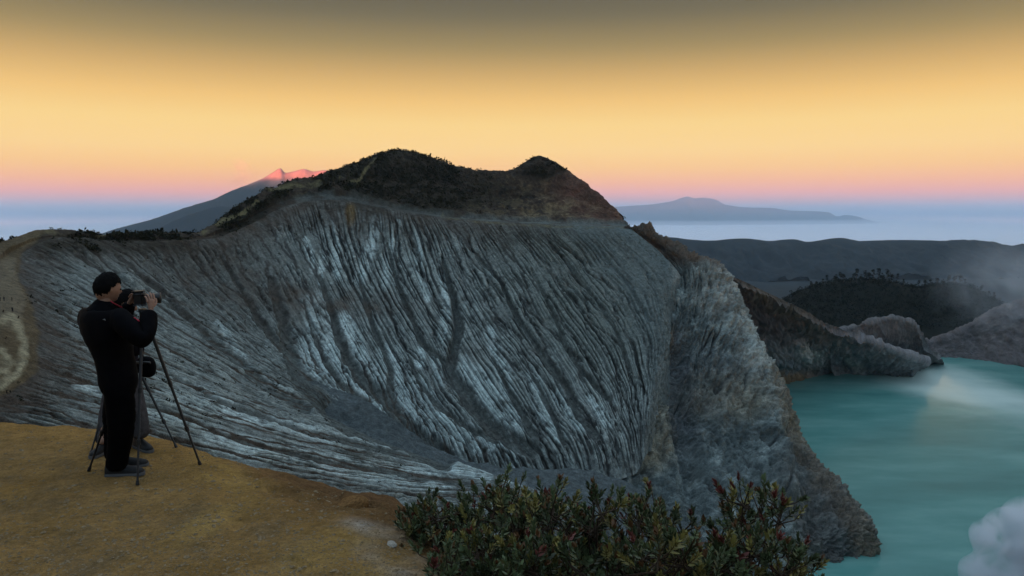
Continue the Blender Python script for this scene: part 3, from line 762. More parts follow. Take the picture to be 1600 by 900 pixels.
range_('caldera_ridge', [(700, 400, 6800), (900, 380, 7000), (1045, 371, 7200), (1075, 374, 7300), (1110, 376, 7400), (1165, 373, 7500), (1200, 377, 7500), (1240, 374, 7600), (1262, 378, 7600), (1310, 372, 7700), (1350, 377, 7700), (1400, 375, 7800), (1440, 376, 7800), (1500, 379, 7900), (1560, 385, 7900), (1610, 387, 8000), (1800, 385, 8200), (2100, 380, 8500)],
       -610, 520, 110, 170, (0.013, 0.021, 0.027), 'dark level ridge of the old caldera in blue haze', 1500, 300.0)
range_('volcano', [(-40, 452, 14600), (60, 410, 14700), (165, 364, 14800), (190, 356, 14800), (230, 345, 14900), (273, 331, 14950), (324, 315, 15000), (371, 295, 15000), (410, 279, 15000), (427, 269, 15000), (438, 263, 15000), (446, 270, 15000), (462, 267, 15050), (475, 264, 15050), (490, 268, 15100), (508, 266, 15100), (525, 272, 15100), (545, 268, 15100), (580, 285, 15100), (660, 320, 15000), (760, 360, 14900), (900, 410, 14800)],
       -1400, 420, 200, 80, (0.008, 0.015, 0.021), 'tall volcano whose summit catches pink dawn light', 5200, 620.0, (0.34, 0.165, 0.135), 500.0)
range_('foothill', [(60, 420, 11500), (180, 385, 11500), (260, 352, 11600), (310, 331, 11700), (345, 322, 11800), (375, 325, 11800), (410, 318, 11800), (470, 330, 11800), (560, 360, 11800)],
       -1200, 260, 90, 120, (0.006, 0.012, 0.017), 'dark foothill in front of the tall volcano', 2500, 500.0)
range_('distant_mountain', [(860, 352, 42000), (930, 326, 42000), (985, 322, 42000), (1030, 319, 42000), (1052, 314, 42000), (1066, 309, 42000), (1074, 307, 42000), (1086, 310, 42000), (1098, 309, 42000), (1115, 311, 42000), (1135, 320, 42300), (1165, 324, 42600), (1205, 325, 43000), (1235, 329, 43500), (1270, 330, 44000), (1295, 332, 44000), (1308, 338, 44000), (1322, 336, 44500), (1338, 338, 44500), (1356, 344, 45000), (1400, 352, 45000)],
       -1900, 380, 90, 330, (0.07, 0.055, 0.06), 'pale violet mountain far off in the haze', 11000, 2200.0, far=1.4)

# a level sheet of mist fills the lowlands beyond the caldera
ys = np.geomspace(10500, 335000, 200); s = np.linspace(-1, 1, 160)
Yg = np.repeat(ys[:, None], 160, 1); Xg = s[None, :] * (1.15 * Yg + 2500)
Mg = np.stack([Xg, Yg, -1000 + 26 * fbm(np.stack([Xg / 2600, Yg / 2600, Xg * 0], -1), 4)], -1)
M_mist = simple_mat0 = terrain_mat('mist_deck', 0.0006, 0.0, 1.0, 0.06)
mist = grid_obj('mist_sheet', Mg, M_mist, np.broadcast_to(np.array([0.84, 0.84, 0.88]), Mg.shape), flip=True, label='level sheet of pale mist over the lowlands')
mist['kind'] = 'stuff'

# unseen ridge added behind the viewer to keep the sun off the crater
rx = np.linspace(-30000, 30000, 240); ry = np.array([-9000, -5200, -3600, -2900, -2500, -2200, -1700, -1200, -800.0])
hz = np.array([-600, 200, 700, 930, 1000, 900, 520, 180, -120.0])
Xg, Yg = np.meshgrid(rx, ry)
Zg = np.repeat(hz[:, None], len(rx), 1) * 1.0
Zg = Zg + np.where(np.abs(Yg + 2500) < 20, 9, 90) * fbm(np.stack([Xg / 1600, Yg / 1600, Xg * 0], -1), 4)
SUN_BLOCKER = grid_obj('ridge', np.stack([Xg, Yg, Zg], -1), M_mtn, np.broadcast_to(np.array([0.04, 0.04, 0.03]), Xg.shape + (3,)), label='unseen ridge added behind the viewer to block the low sun')

# ------------------------------------------------------------------ haze over the lowlands
def box_mesh(name, lo, hi):
    x0, y0, z0 = lo; x1, y1, z1 = hi
    v = [(x0, y0, z0), (x1, y0, z0), (x1, y1, z0), (x0, y1, z0), (x0, y0, z1), (x1, y0, z1), (x1, y1, z1), (x0, y1, z1)]
    f = [[0, 3, 2, 1], [4, 5, 6, 7], [0, 1, 5, 4], [1, 2, 6, 5], [2, 3, 7, 6], [3, 0, 4, 7]]
    return mesh_from(name, v, f, smooth=False)
M_haze = bpy.data.materials.new('haze_air'); M_haze.use_nodes = True
t = M_haze.node_tree; t.nodes.clear()
pv = N(t, 'ShaderNodeVolumePrincipled'); ot = N(t, 'ShaderNodeOutputMaterial')
pv.inputs['Color'].default_value = (0.54, 0.76, 1.0, 1)
pv.inputs['Density'].default_value = 2.1e-5
pv.inputs['Anisotropy'].default_value = 0.45
t.links.new(pv.outputs[0], ot.inputs['Volume'])
haze = link('haze', box_mesh('haze', (-420000, -12000, -2400), (420000, 345000, 1080)), M_haze)
haze['kind'] = 'stuff'; haze['label'] = 'blue morning haze lying over the lowlands'

M_bank = bpy.data.materials.new('mist_air'); M_bank.use_nodes = True
t = M_bank.node_tree; t.nodes.clear()
pv = N(t, 'ShaderNodeVolumePrincipled'); ot = N(t, 'ShaderNodeOutputMaterial')
pv.inputs['Color'].default_value = (0.90, 0.91, 1.0, 1); pv.inputs['Density'].default_value = 5.0e-5
t.links.new(pv.outputs[0], ot.inputs['Volume'])
bank = link('mist_bank', box_mesh('mist_bank', (-400000, 13000, -960), (400000, 330000, -640)), M_bank)
bank['kind'] = 'stuff'; bank['label'] = 'soft bank of pale mist round the foot of the distant mountain'
# ------------------------------------------------------------------ bookkeeping
def tag(o, label=None, cat=None, group=None, kind=None):
    if label: o['label'] = label
    if cat: o['category'] = cat
    if group: o['group'] = group
    if kind: o['kind'] = kind
    return o
def empty(name, loc, label=None, cat=None, group=None):
    o = bpy.data.objects.new(name, None); COL.objects.link(o); o.location = loc
    o.empty_display_size = 0.1
    return tag(o, label, cat, group)
def simple_mat(name, col, rough=0.7, spec=0.3, nscale=None, var=0.25, metal=0.0, bump=0.0, bdist=0.01):
    m, t, b = mat_new(name)
    b.inputs['Roughness'].default_value = rough; b.inputs['Specular IOR Level'].default_value = spec; b.inputs['Metallic'].default_value = metal
    b.inputs['Base Color'].default_value = (*col, 1)
    if nscale:
        co = N(t, 'ShaderNodeTexCoord'); n = N(t, 'ShaderNodeTexNoise')
        n.inputs['Scale'].default_value = nscale; n.inputs['Detail'].default_value = 5; n.inputs['Roughness'].default_value = 0.65
        t.links.new(co.outputs['Object'], n.inputs[0])
        r_ = ramp(t, [(0.3, tuple(c * (1 - var) for c in col)), (0.7, tuple(c * (1 + var) for c in col))])
        t.links.new(n.outputs['Fac'], r_.inputs[0]); t.links.new(r_.outputs[0], b.inputs['Base Color'])
        if bump:
            bp = N(t, 'ShaderNodeBump'); bp.inputs['Strength'].default_value = bump; bp.inputs['Distance'].default_value = bdist
            t.links.new(n.outputs['Fac'], bp.inputs['Height']); t.links.new(bp.outputs[0], b.inputs['Normal'])
    return m

# ------------------------------------------------------------------ the trampled crest where the photographers stand
GZ = -2.30
_e = [(-300, 640), (0, 661), (75, 664), (150, 668), (215, 676), (262, 690), (300, 703), (336, 722), (372, 741), (420, 762), (470, 769), (530, 779), (590, 797), (640, 826), (690, 872)]
_ep = np.array([on_z(a, b_, GZ) for a, b_ in _e])
EX = np.concatenate([[-60, -25], _ep[:, 0], [0.15, 0.9, 2.2, 4.0, 8, 60, 300, 1000]])
EY = np.concatenate([[9.5, 8.9], _ep[:, 1], [4.05, 3.75, 3.3, 2.7, 1.5, -14, -230, -900]])
def ground_z(X, Y, detail=True):
    X = np.asarray(X, float); Y = np.asarray(Y, float)
    ye = np.interp(X, EX, EY)
    yw = ye + 0.16 * fbm(np.stack([X * 1.7, Y * 1.7, X * 0], -1), 3)
    over = Y - yw
    z = GZ + 0.62 * sst(3.6, -1.0, Y) + 0.05 * fbm(np.stack([X * .6, Y * .6, X * 0 + 3], -1), 3)
    # rounded brink, a short broken shelf on the right, then the steep side
    shelf = sst(-3.0, -1.9, X) * (1 - sst(-0.5, 0.4, X))
    k = np.maximum(over + 0.30, 0)
    drop = 0.42 * (np.sqrt(k * k + 0.10) - math.sqrt(0.10))
    k2 = np.maximum(over - 0.75 * shelf - 0.12, 0)
    drop = drop * (0.60 - 0.02 * shelf) + 0.62 * (np.sqrt(k2 * k2 + 0.05) - math.sqrt(0.05))
    z = z - drop
    z = z - 0.10 * sst(-2.6, -0.6, X) * sst(-1.0, 0.2, over)
    if detail:
        q = np.stack([X, Y, z * 0], -1)
        z = z + 0.045 * fbm(q * 2.6, 4) - 0.018 * sst(0.12, 0.3, fbm(q * 4.2 + 9, 2)) + 0.012 * fbm(q * 11, 3) * 1.2
        z = z + 0.16 * sst(-0.5, 0.2, over) * fbm(q * 2.2 + 5, 5) * (0.6 + shelf)
    return z
nx, ny = 560, 520
s = np.linspace(-1, 1, nx); xs = -1.6 + 8.2 * s + 900 * np.sign(s) * np.abs(s) ** 15
yn = np.linspace(0, 1, ny); ys = -9 + 12.0 * sst(0, 1, yn / 0.2) * (yn < 0.2) + (yn >= 0.2) * (12.0 + 7.2 * (yn - 0.2) / 0.8 + 900 * np.clip((yn - 0.80) / 0.20, 0, 1) ** 3)
Xg, Yg = np.meshgrid(xs, ys)
Zg = ground_z(Xg, Yg)
Zg = np.where(Zg < -200, -200 - 44 * (1 - np.exp((Zg + 200) / 44)), Zg)
Gq = np.stack([Xg, Yg, Zg], -1)
gA = fbm(Gq * np.array([0.9, 0.9, 0]), 4); gB = fbm(Gq * np.array([3.1, 3.1, 0]), 4); gC = fbm(Gq * np.array([16, 16, 0]), 2)
gx, gy = proj(np.stack([Xg, np.maximum(Yg, 2.0), Zg], -1))
ovr = Yg - np.interp(Xg, EX, EY)
Cn = np.broadcast_to(np.array([0.330, 0.192, 0.066]), Gq.shape).copy()
Cn = lerp(Cn, np.array([0.165, 0.112, 0.056]), sst(-0.1, 0.35, gB + 0.6 * gA) * 0.85)
Cn = lerp(Cn, np.array([0.360, 0.190, 0.040]), np.clip(sst(0.0, 0.35, gA) * 0.5 + sst(-0.9, -0.1, ovr) * 0.55 * (0.7 + gB), 0, 1))
och = np.maximum.reduce([blob(gx, gy, 360, 745, 60, 20, 25, .6), blob(gx, gy, 540, 845, 110, 28, -25, .7), blob(gx, gy, 330, 815, 90, 16, -25, .7), blob(gx, gy, 600, 880, 60, 20, -20, .6)])
Cn = lerp(Cn, np.array([0.46, 0.29, 0.085]), np.clip(och * (0.6 + gB), 0, 1) * 0.75)
Cn = lerp(Cn, np.array([0.20, 0.105, 0.045]), sst(0.05, 0.7, ovr + 0.4 * gB) * 0.8)
Cn = lerp(Cn, np.array([0.135, 0.072, 0.032]), np.clip(sst(-0.75, 0.2, ovr + 0.5 * gB) * sst(-2.9, -1.3, Xg) * (0.8 + 0.6 * gB), 0, 0.8))
grey = np.maximum(blob(gx, gy, 590, 830, 55, 12, 15, .6), blob(gx, gy, 620, 880, 60, 22, 20, .6))
Cn = lerp(Cn, np.array([0.40, 0.35, 0.29]), np.clip(grey * (0.5 + 1.5 * gB), 0, 1) * 0.85)
Cn = lerp(Cn, np.array([0.13, 0.11, 0.09]), sst(1.2, 3.5, ovr))
Cn *= (1 + 0.6 * gC + 0.45 * gB)[..., None]
M_dirt = terrain_mat('ochre_trampled_dirt', 3.0, 0.9, 0.04, 0.48, fine=16)
ground = grid_obj('ground', Gq, M_dirt, Cn, flip=False, label='trampled ochre dirt on the crater rim')

rnd = random.Random(4)
def rock_mesh(name, seed, n=14):
    rg = np.random.default_rng(seed)
    bm = bmesh.new(); bmesh.ops.create_icosphere(bm, subdivisions=3, radius=1.0)
    v = np.array([p.co[:] for p in bm.verts])
    for _ in range(n):                                    # chip flats off
        d = rg.normal(size=3); d /= np.linalg.norm(d); h_ = rg.uniform(0.55, 0.85)
        k = v @ d - h_
        v = v - np.where(k > 0, k, 0)[:, None] * d
    v = v * (1 + 0.10 * fbm(v * 2.2 + seed, 3))[:, None]
    for p, c in zip(bm.verts, v): p.co = c
    me = bpy.data.meshes.new(name); bm.to_mesh(me); bm.free()
    me.polygons.foreach_set('use_smooth', np.full(len(me.polygons), True))
    return me
M_pebble = simple_mat('pebble_grit', (0.23, 0.165, 0.095), 0.9, 0.1, 40, 0.5)
# grit strewn over the dirt
def grit(n, seed):
    rg = np.random.default_rng(seed)
    ico = np.array([(0, 0, .7), (1, 0, .1), (.3, .95, 0), (-.8, .6, .1), (-.8, -.6, 0), (.3, -.95, .1), (0, 0, -.5)])
    fc = np.array([(0, 1, 2), (0, 2, 3), (0, 3, 4), (0, 4, 5), (0, 5, 1), (6, 2, 1), (6, 3, 2), (6, 4, 3), (6, 5, 4), (6, 1, 5)])
    px_ = rg.uniform(-60, 700, n); py_ = 660 + 260 * rg.uniform(0, 1, n) ** 0.8
    p = on_z(px_, py_, GZ); k = p[:, 1] < np.interp(p[:, 0], EX, EY) + 0.5
    p = p[k]; n = len(p)
    z = ground_z(p[:, 0], p[:, 1])
    r_ = 0.0042 * np.exp(rg.normal(0, 0.6, n)); r_ = np.clip(r_, 0.002, 0.022); r_[:140] = rg.uniform(.010, .024, len(r_[:140]))
    a = rg.uniform(0, 6.28, n)
    v = ico[None] * r_[:, None, None] * rg.uniform(0.6, 1.3, (n, 7, 1))
    ca, sa = np.cos(a)[:, None], np.sin(a)[:, None]
    V = np.stack([v[..., 0] * ca - v[..., 1] * sa + p[:, :1], v[..., 0] * sa + v[..., 1] * ca + p[:, 1:2], v[..., 2] * .8 + z[:, None] + 0.001], -1)
    F = (fc[None] + (np.arange(n) * 7)[:, None, None]).reshape(-1, 3)
    return mesh_from('gravel', V.reshape(-1, 3), F, smooth=False)
gravel = link('gravel', grit(15000, 3), M_pebble)
tag(gravel, 'fine grey grit strewn over the ochre dirt', kind='stuff')
M_stone = simple_mat('pale_stone', (0.42, 0.38, 0.32), 0.9, 0.1, 9, 0.45, bump=0.6, bdist=0.05)
M_clod = simple_mat('brown_clod', (0.23, 0.125, 0.050), 0.95, 0.05, 7, 0.5, bump=0.8, bdist=0.06)
def put_rock(px_, py_, size, flat, mat, name, label, cat, seed, sink=0.35, group=None, dz=0.0):
    # walk the ray until it meets the ground
    d = ray(px_, py_); d = d / d[1]
    yy = np.linspace(3.0, 14, 1400); gz = ground_z(d[0] * yy, yy, False); hit = np.argmax(d[2] * yy < gz)
    y = yy[hit] if hit > 0 else 6.0
    o = link(name, rock_mesh(name, seed), mat)
    o.location = (d[0] * y, y, float(gz[hit]) + size * flat * (1 - 2 * sink) * 0.5 + dz)
    o.rotation_euler = (0, 0, seed * 1.3); o.scale = (size, size * 0.8, size * flat)
    return tag(o, label, cat, group)
put_rock(548, 795, 0.17, 0.5, M_clod, 'rock', 'rounded brown clod on the broken edge of the dirt', 'rock', 3)
put_rock(640, 838, 0.055, 0.7, M_stone, 'rock', 'pale stone at the left tip of the shrubs', 'rock', 5, .2)
put_rock(655, 846, 0.045, 0.7, M_stone, 'rock', 'small whitish stone under the leftmost shrub', 'rock', 6, .2)
put_rock(612, 852, 0.05, 0.4, M_stone, 'rock', 'flat pale stone on the grey patch of dirt', 'rock', 9, .2)

# ------------------------------------------------------------------ skinned figures
def skin_mesh(name, chains, sub=2, rootk=0):
    """chains: list of lists of (x,y,z,r) ; points that coincide are shared joints"""
    bm = bmesh.new(); lay = bm.verts.layers.skin.verify(); seen = {}
    def vert(p):
        k = tuple(round(c, 4) for c in p[:3])
        if k not in seen:
            v = bm.verts.new(p[:3]); r = p[3] if hasattr(p[3], '__len__') else (p[3], p[3])
            v[lay].radius = r; seen[k] = v
        return seen[k]
    for ch in chains:
        vs_ = [vert(p) for p in ch]
        for a, b_ in zip(vs_[:-1], vs_[1:]):
            if a is not b_ and bm.edges.get((a, b_)) is None:
                bm.edges.new((a, b_))
    bm.verts.ensure_lookup_table(); bm.verts[rootk][lay].use_root = True
    me = bpy.data.meshes.new(name); bm.to_mesh(me); bm.free()
    o = bpy.data.objects.new(name, me); COL.objects.link(o)
    sk = o.modifiers.new('skin', 'SKIN'); sk.use_smooth_shade = True; sk.branch_smoothing = 0.4
    ss = o.modifiers.new('sub', 'SUBSURF'); ss.levels = sub; ss.render_levels = sub
    bpy.context.view_layer.update()
    dg = bpy.context.evaluated_depsgraph_get()
    out = bpy.data.meshes.new_from_object(o.evaluated_get(dg), depsgraph=dg)
    bpy.data.objects.remove(o); bpy.data.meshes.remove(me)
    out.name = name
    out.polygons.foreach_set('use_smooth', np.full(len(out.polygons), True))
    return out
def join_meshes(name, parts):          # [(mesh, material index)]
    bm = bmesh.new()
    for me, k in parts:
        n0 = len(bm.faces); bm.from_mesh(me); bm.faces.ensure_lookup_table()
        for f in bm.faces[n0:]: f.material_index = k
    out = bpy.data.meshes.new(name); bm.to_mesh(out); bm.free()
    out.polygons.foreach_set('use_smooth', np.full(len(out.polygons), True))
    return out
def warp(me, fn):
    v = np.empty(len(me.vertices) * 3, np.float32); me.vertices.foreach_get('co', v)
    v = fn(v.reshape(-1, 3).astype(float)); me.vertices.foreach_set('co', v.astype(np.float32).ravel()); me.update()
    return me
def wrinkle(me, amp, sc, stretch=(1, 1, 0.6)):
    def f(v):
        n = np.empty(len(me.vertices) * 3, np.float32); me.vertices.foreach_get('normal', n); n = n.reshape(-1, 3)
        return v + n * (amp * fbm(v * np.array(stretch) * sc, 3, ridged=True))[:, None]
    return warp(me, f)
M_skin = simple_mat('skin', (0.34, 0.185, 0.125), 0.55, 0.35, 30, 0.12)
M_hair = simple_mat('black_hair', (0.0045, 0.0042, 0.0045), 0.8, 0.08, 90, 0.5, bump=0.5, bdist=0.004)
M_black = simple_mat('black_shell_fabric', (0.0026, 0.0026, 0.0038), 0.8, 0.06, 22, 0.3)
M_trous = simple_mat('black_trouser_cloth', (0.0022, 0.0022, 0.0026), 0.9, 0.04, 22, 0.3)
M_grey = simple_mat('grey_trouser_cloth', (0.060, 0.055, 0.058), 0.9, 0.1, 18, 0.35)
M_navy = simple_mat('dark_jacket_cloth', (0.016, 0.015, 0.022), 0.85, 0.1, 18, 0.3)
M_red = simple_mat('red_piping', (0.42, 0.025, 0.045), 0.6, 0.3)
M_sole = simple_mat('grey_sole', (0.11, 0.11, 0.115), 0.7, 0.2)
M_shoe = simple_mat('black_shoe', (0.010, 0.010, 0.011), 0.6, 0.3, 40, 0.3)
M_eye = simple_mat('dark_eye', (0.01, 0.008, 0.006), 0.2, 0.5)
M_plastic = simple_mat('camera_plastic', (0.010, 0.010, 0.011), 0.42, 0.5)
M_metal = simple_mat('grey_tripod_tube', (0.045, 0.045, 0.050), 0.38, 0.5, metal=0.5)
M_tube = simple_mat('black_tripod_tube', (0.012, 0.012, 0.013), 0.45, 0.5)
M_glass = simple_mat('lens_glass', (0.006, 0.007, 0.012), 0.06, 0.8)
M_white = simple_mat('white_logo_print', (0.16, 0.16, 0.17), 0.7, 0.2)

def head_mesh(name, c, fwd, up, size=0.115):
    """ellipsoidal skull with brow, nose, lips, chin and ears; c = centre, fwd = where the face looks"""
    f = Vector(fwd).normalized(); u = Vector(up); u = (u - f * u.dot(f)).normalized(); r = f.cross(u)
    bm = bmesh.new(); bmesh.ops.create_uvsphere(bm, u_segments=40, v_segments=28, radius=1)
    v = np.array([p.co[:] for p in bm.verts])           # local: x right, y forward, z up
    x, y, z = v.T
    w = 0.66 * (1 - 0.22 * sst(0.1, -0.9, z)); L = np.where(y > 0, 0.80, 0.86); H = 1.0
    X, Y_, Z_ = x * w, y * L, z * H
    Y_ = Y_ + 0.10 * sst(0, 1, y) * sst(-0.2, -0.8, z)                                        # jaw forward
    Y_ += 0.20 * np.exp(-((X / .10) ** 2 + ((Z_ + .12) / .16) ** 2)) * (y > 0)                  # nose
    Y_ += 0.05 * np.exp(-((X / .16) ** 2 + ((Z_ + .42) / .05) ** 2)) * (y > 0)                  # lips
    Y_ += 0.09 * np.exp(-((X / .18) ** 2 + ((Z_ + .72) / .14) ** 2)) * (y > 0)                  # chin
    Y_ += 0.05 * np.exp(-((Z_ - .22) / .07) ** 2) * (y > 0.5)                                 # brow
    for sx in (-1, 1):
        Y_ -= 0.06 * np.exp(-(((X - sx * .24) / .12) ** 2 + ((Z_ - .06) / .08) ** 2)) * (y > 0)
    for p, a, b_, c_ in zip(bm.verts, X, Y_, Z_): p.co = (a, b_, c_)
    for sx in (-1, 1):                                                                     # ears
        e = bmesh.ops.create_uvsphere(bm, u_segments=14, v_segments=10, radius=1)
        for p in e['verts']:
            q = p.co.copy(); p.co = (sx * .66 + q.x * .05 + sx * .04 * max(0, -q.y), -0.06 + q.y * .13, 0.0 + q.z * .21)
    me = bpy.data.meshes.new(name); bm.to_mesh(me); bm.free()
    M = Matrix((r, f, u)).transposed()
    def fn(v):
        return (v * size) @ np.array(M).T + np.array(c)
    warp(me, fn)
    eyes = bmesh.new()
    for sx in (-1, 1):
        e = bmesh.ops.create_uvsphere(eyes, u_segments=12, v_segments=8, radius=0.085)
        for p in e['verts']: p.co += Vector((sx * .25, 0.70, 0.06))
    em = bpy.data.meshes.new(name + '_eyes'); eyes.to_mesh(em); eyes.free(); warp(em, fn)
    return me, em, fn
def hair_mesh(name, fn, seed=2, long=0.0):
    bm = bmesh.new(); bmesh.ops.create_uvsphere(bm, u_segments=56, v_segments=40, radius=1)
    v = np.array([p.co[:] for p in bm.verts]); x, y, z = v.T
    w = 0.65; L = np.where(y > 0, 0.80 - 0.06 * sst(0.3, 0.8, y), 0.86)
    tuft = 1.005 + 0.20 * fbm(v * np.array([6, 6, 4.0]) + seed, 4, 0.65, ridged=True) + 0.06 * fbm(v * 3 + seed, 2) - 0.13 * sst(0.05, -0.5, z)
    w = w * (1 - 0.26 * sst(0.15, -0.8, z))
    q = np.stack([x * w * tuft * 1.03, y * L * tuft, z * 1.0 * tuft * 1.03], -1)
    # hairline: fringe in front, down to the nape behind
    line = 0.36 - 0.92 * sst(0.42, -0.20, y) + 0.07 * np.sin(x * 23 + seed) * np.sin(y * 17) + 0.42 * np.exp(-((y + .02) / .17) ** 2) * (np.abs(x) > .55)
    k = z < line
    kill = [p for p, b_ in zip(bm.verts, k) if b_]
    for p, c in zip(bm.verts, q): p.co = c
    bmesh.ops.delete(bm, geom=kill, context='VERTS')
    bmesh.ops.solidify(bm, geom=bm.faces[:], thickness=0.03)
    me = bpy.data.meshes.new(name); bm.to_mesh(me); bm.free(); warp(me, fn)
    me.polygons.foreach_set('use_smooth', np.full(len(me.polygons), True))
    return me
def hand_mesh(name, wrist, fwd, palm_n, curl, side, s=1.0, spread=0.18):
    """palm with five separate curled fingers; fwd = along the hand, palm_n = out of the palm, side = +1 thumb on (fwd x palm_n)"""
    f = Vector(fwd).normalized(); n = Vector(palm_n); n = (n - f * n.dot(f)).normalized(); r = f.cross(n) * side
    w = Vector(wrist)
    P4 = lambda v, rad: (v.x, v.y, v.z, rad)
    chains = []
    pc = w + f * .045 * s
    chains.append([P4(w - f * .02 * s, .021 * s), P4(w, .022 * s), P4(pc, (.034 * s, .016 * s)), P4(w + f * .088 * s, (.036 * s, .013 * s))])
    meshes = [skin_mesh(name, chains, 1)]
    for k, (off, ln) in enumerate([(.030, .072), (.010, .080), (-.010, .075), (-.029, .060)]):
        b0 = w + f * (.082 - .006 * abs(k - 1)) * s + r * off * s
        d = (f + r * off * spread * 18).normalized(); a = curl * (0.8 + 0.12 * k); p = b0; ch = [P4(b0 - f * .02 * s, .0085 * s), P4(b0, .0090 * s)]
        for j, (seg, rad) in enumerate([(.44, .0085), (.32, .0078), (.24, .0066)]):
            ang = a * (j + 0.6)
            dd = d * math.cos(ang) + n * math.sin(ang)
            p = p + dd * ln * seg * s; ch.append(P4(p, rad * s))
        meshes.append(skin_mesh(name, [ch], 1))
    t0 = w + f * .022 * s + r * .026 * s; td = (f * .75 + r * .75 + n * .25).normalized()
    t1 = t0 + td * .035 * s; t2 = t1 + (f * .85 + r * .25 + n * .45).normalized() * .030 * s; t3 = t2 + (f * .8 + n * .6).normalized() * .022 * s
    meshes.append(skin_mesh(name, [[P4(t0 - td * .012 * s, .012 * s), P4(t0, .0125 * s), P4(t1, .0105 * s), P4(t2, .0095 * s), P4(t3, .0075 * s)]], 1))
    return meshes
def shoe_meshes(name, heel, toe_dir, L=0.29, W=0.052):
    d = Vector((toe_dir[0], toe_dir[1], 0)).normalized(); h = Vector(heel); r = Vector((d.y, -d.x, 0))
    prof = [(-.02, .040, .085), (.03, .044, .100), (.10, .043, .085), (.17, .047, .062), (.23, .048, .050), (.275, .038, .036), (.292, .018, .022)]
    bm = bmesh.new(); rings = []
    for x, wd, ht in prof:
        ring = []
        for k in range(12):
            a = math.pi * k / 11
            ring.append(bm.verts.new(h + d * x + r * math.cos(a) * wd + Vector((0, 0, 0.026 + max(0.0, math.sin(a)) ** .8 * ht))))
        rings.append(ring)
    for a, b_ in zip(rings[:-1], rings[1:]):
        for k in range(11): bm.faces.new((a[k], a[k + 1], b_[k + 1], b_[k]))
    bm.faces.new(rings[0][::-1]); bm.faces.new(rings[-1])
    bmesh.ops.recalc_face_normals(bm, faces=bm.faces[:])
    up_ = bpy.data.meshes.new(name); bm.to_mesh(up_); bm.free(); up_.polygons.foreach_set('use_smooth', np.full(len(up_.polygons), True))
    bm = bmesh.new(); out = []
    for zz, gw in ((0.0, 1.0), (0.012, 1.10), (0.030, 1.06)):
        ring = []
        pl = [(x, wd) for x, wd, _ in prof]
        for x, wd in pl: ring.append(bm.verts.new(h + d * (x * 1.02) + r * wd * gw + Vector((0, 0, zz))))
        for x, wd in pl[::-1]: ring.append(bm.verts.new(h + d * (x * 1.02) - r * wd * gw + Vector((0, 0, zz))))
        out.append(ring)
    n = len(out[0])
    for a, b_ in zip(out[:-1], out[1:]):
        for k in range(n): bm.faces.new((a[k], a[(k + 1) % n], b_[(k + 1) % n], b_[k]))
    bm.faces.new(out[0][::-1]); bm.faces.new(out[-1])
    bmesh.ops.recalc_face_normals(bm, faces=bm.faces[:])
    so = bpy.data.meshes.new('sole'); bm.to_mesh(so); bm.free()
    return up_, so
def gpoint(px_, py_):
    d = ray(px_, py_); d = d / d[1]
    yy = np.linspace(3.5, 14, 2200); gz = ground_z(d[0] * yy, yy, False); hit = int(np.argmax(d[2] * yy < gz))
    y = yy[hit]
    return Vector((d[0] * y, y, float(ground_z(np.array([d[0] * y]), np.array([y]))[0])))
def Q(px_, py_, D, r=None):
    p = P(px_, py_, D)
    return tuple(p) if r is None else (p[0], p[1], p[2], r)
def attach(me, name, mat, root):
    o = link(name, me, mat, root); o.matrix_parent_inverse = Matrix.Translation(-root.location)
    return o

# ---- the photographer in black
foot = gpoint(183, 741)
D1 = foot.y
px2m = D1 / FPX
m_ = lambda k: k * px2m
per = empty('person', foot, 'person in black jacket and trousers bent to a camera, seen from behind', 'person')
FD = Vector((math.cos(R(28)), math.sin(R(28)), 0)); RT = Vector((FD.y, -FD.x, 0)); UP = Vector((0, 0, 1))
def J(px_, py_, dd=0.0, r=None):      # joint dd metres nearer (-) or farther (+)
    return Q(px_, py_, D1 + dd, r)
pel = J(187, 598, 0)
head_c = J(168.5, 451, 0.02)
face_dir = Vector((0.62, 0.76, -0.20))
hm, em, hfn = head_mesh('head', head_c, face_dir, (0.05, 0, 1), 0.124)
# body
hip = lambda sx: tuple(Vector(pel) + RT * sx * 0.095 + UP * -0.02)
ankR = tuple(foot + Vector((0.0, -0.02, 0.10))); ankL = tuple(foot + Vector((-0.04, 0.17, 0.10)))
kneeR = J(190, 668, -0.06); kneeL = J(181, 668, 0.16)
shR = J(188, 492, -0.17); shL = J(142, 489, 0.16)
elR = J(226, 536, -0.20); wrR = J(236, 482, -0.02)
elL = J(188, 520, 0.30); wrL = J(202, 474, 0.16)
c4 = lambda p, r: (p[0], p[1], p[2], r)
chest = J(165, 515, 0); belly = J(178, 562, 0); neck = J(163, 473, 0.0); nk2 = J(166, 462, 0.01)
body_parts = [(skin_mesh('body', [
    [c4(pel, .13), c4(belly, .13), c4(chest, .145), c4(neck, .06), c4(nk2, .055), c4(head_c, .06)],
    [c4(chest, .145), c4(shR, .06), c4(elR, .042), c4(wrR, .027)], [c4(chest, .145), c4(shL, .06), c4(elL, .042), c4(wrL, .027)],
    [c4(pel, .13), c4(hip(1), .085), c4(kneeR, .055), c4(ankR, .04)], [c4(pel, .13), c4(hip(-1), .085), c4(kneeL, .055), c4(ankL, .04)]], 2), 0)]
body_parts += [(hm, 0), (em, 1)]
for hmesh in hand_mesh('hand', wrR, Vector((-0.05, 0.12, 1.0)), Vector((-0.75, 0.6, 0)), 0.55, -1): body_parts.append((hmesh, 0))
for hmesh in hand_mesh('hand', wrL, Vector((0.45, 0.0, 0.8)), Vector((0.6, -0.5, -0.5)), 0.55, 1): body_parts.append((hmesh, 0))
body = attach(join_meshes('body', body_parts), 'body', M_skin, per); body.data.materials.append(M_eye)
attach(hair_mesh('hair', hfn), 'hair', M_hair, per)
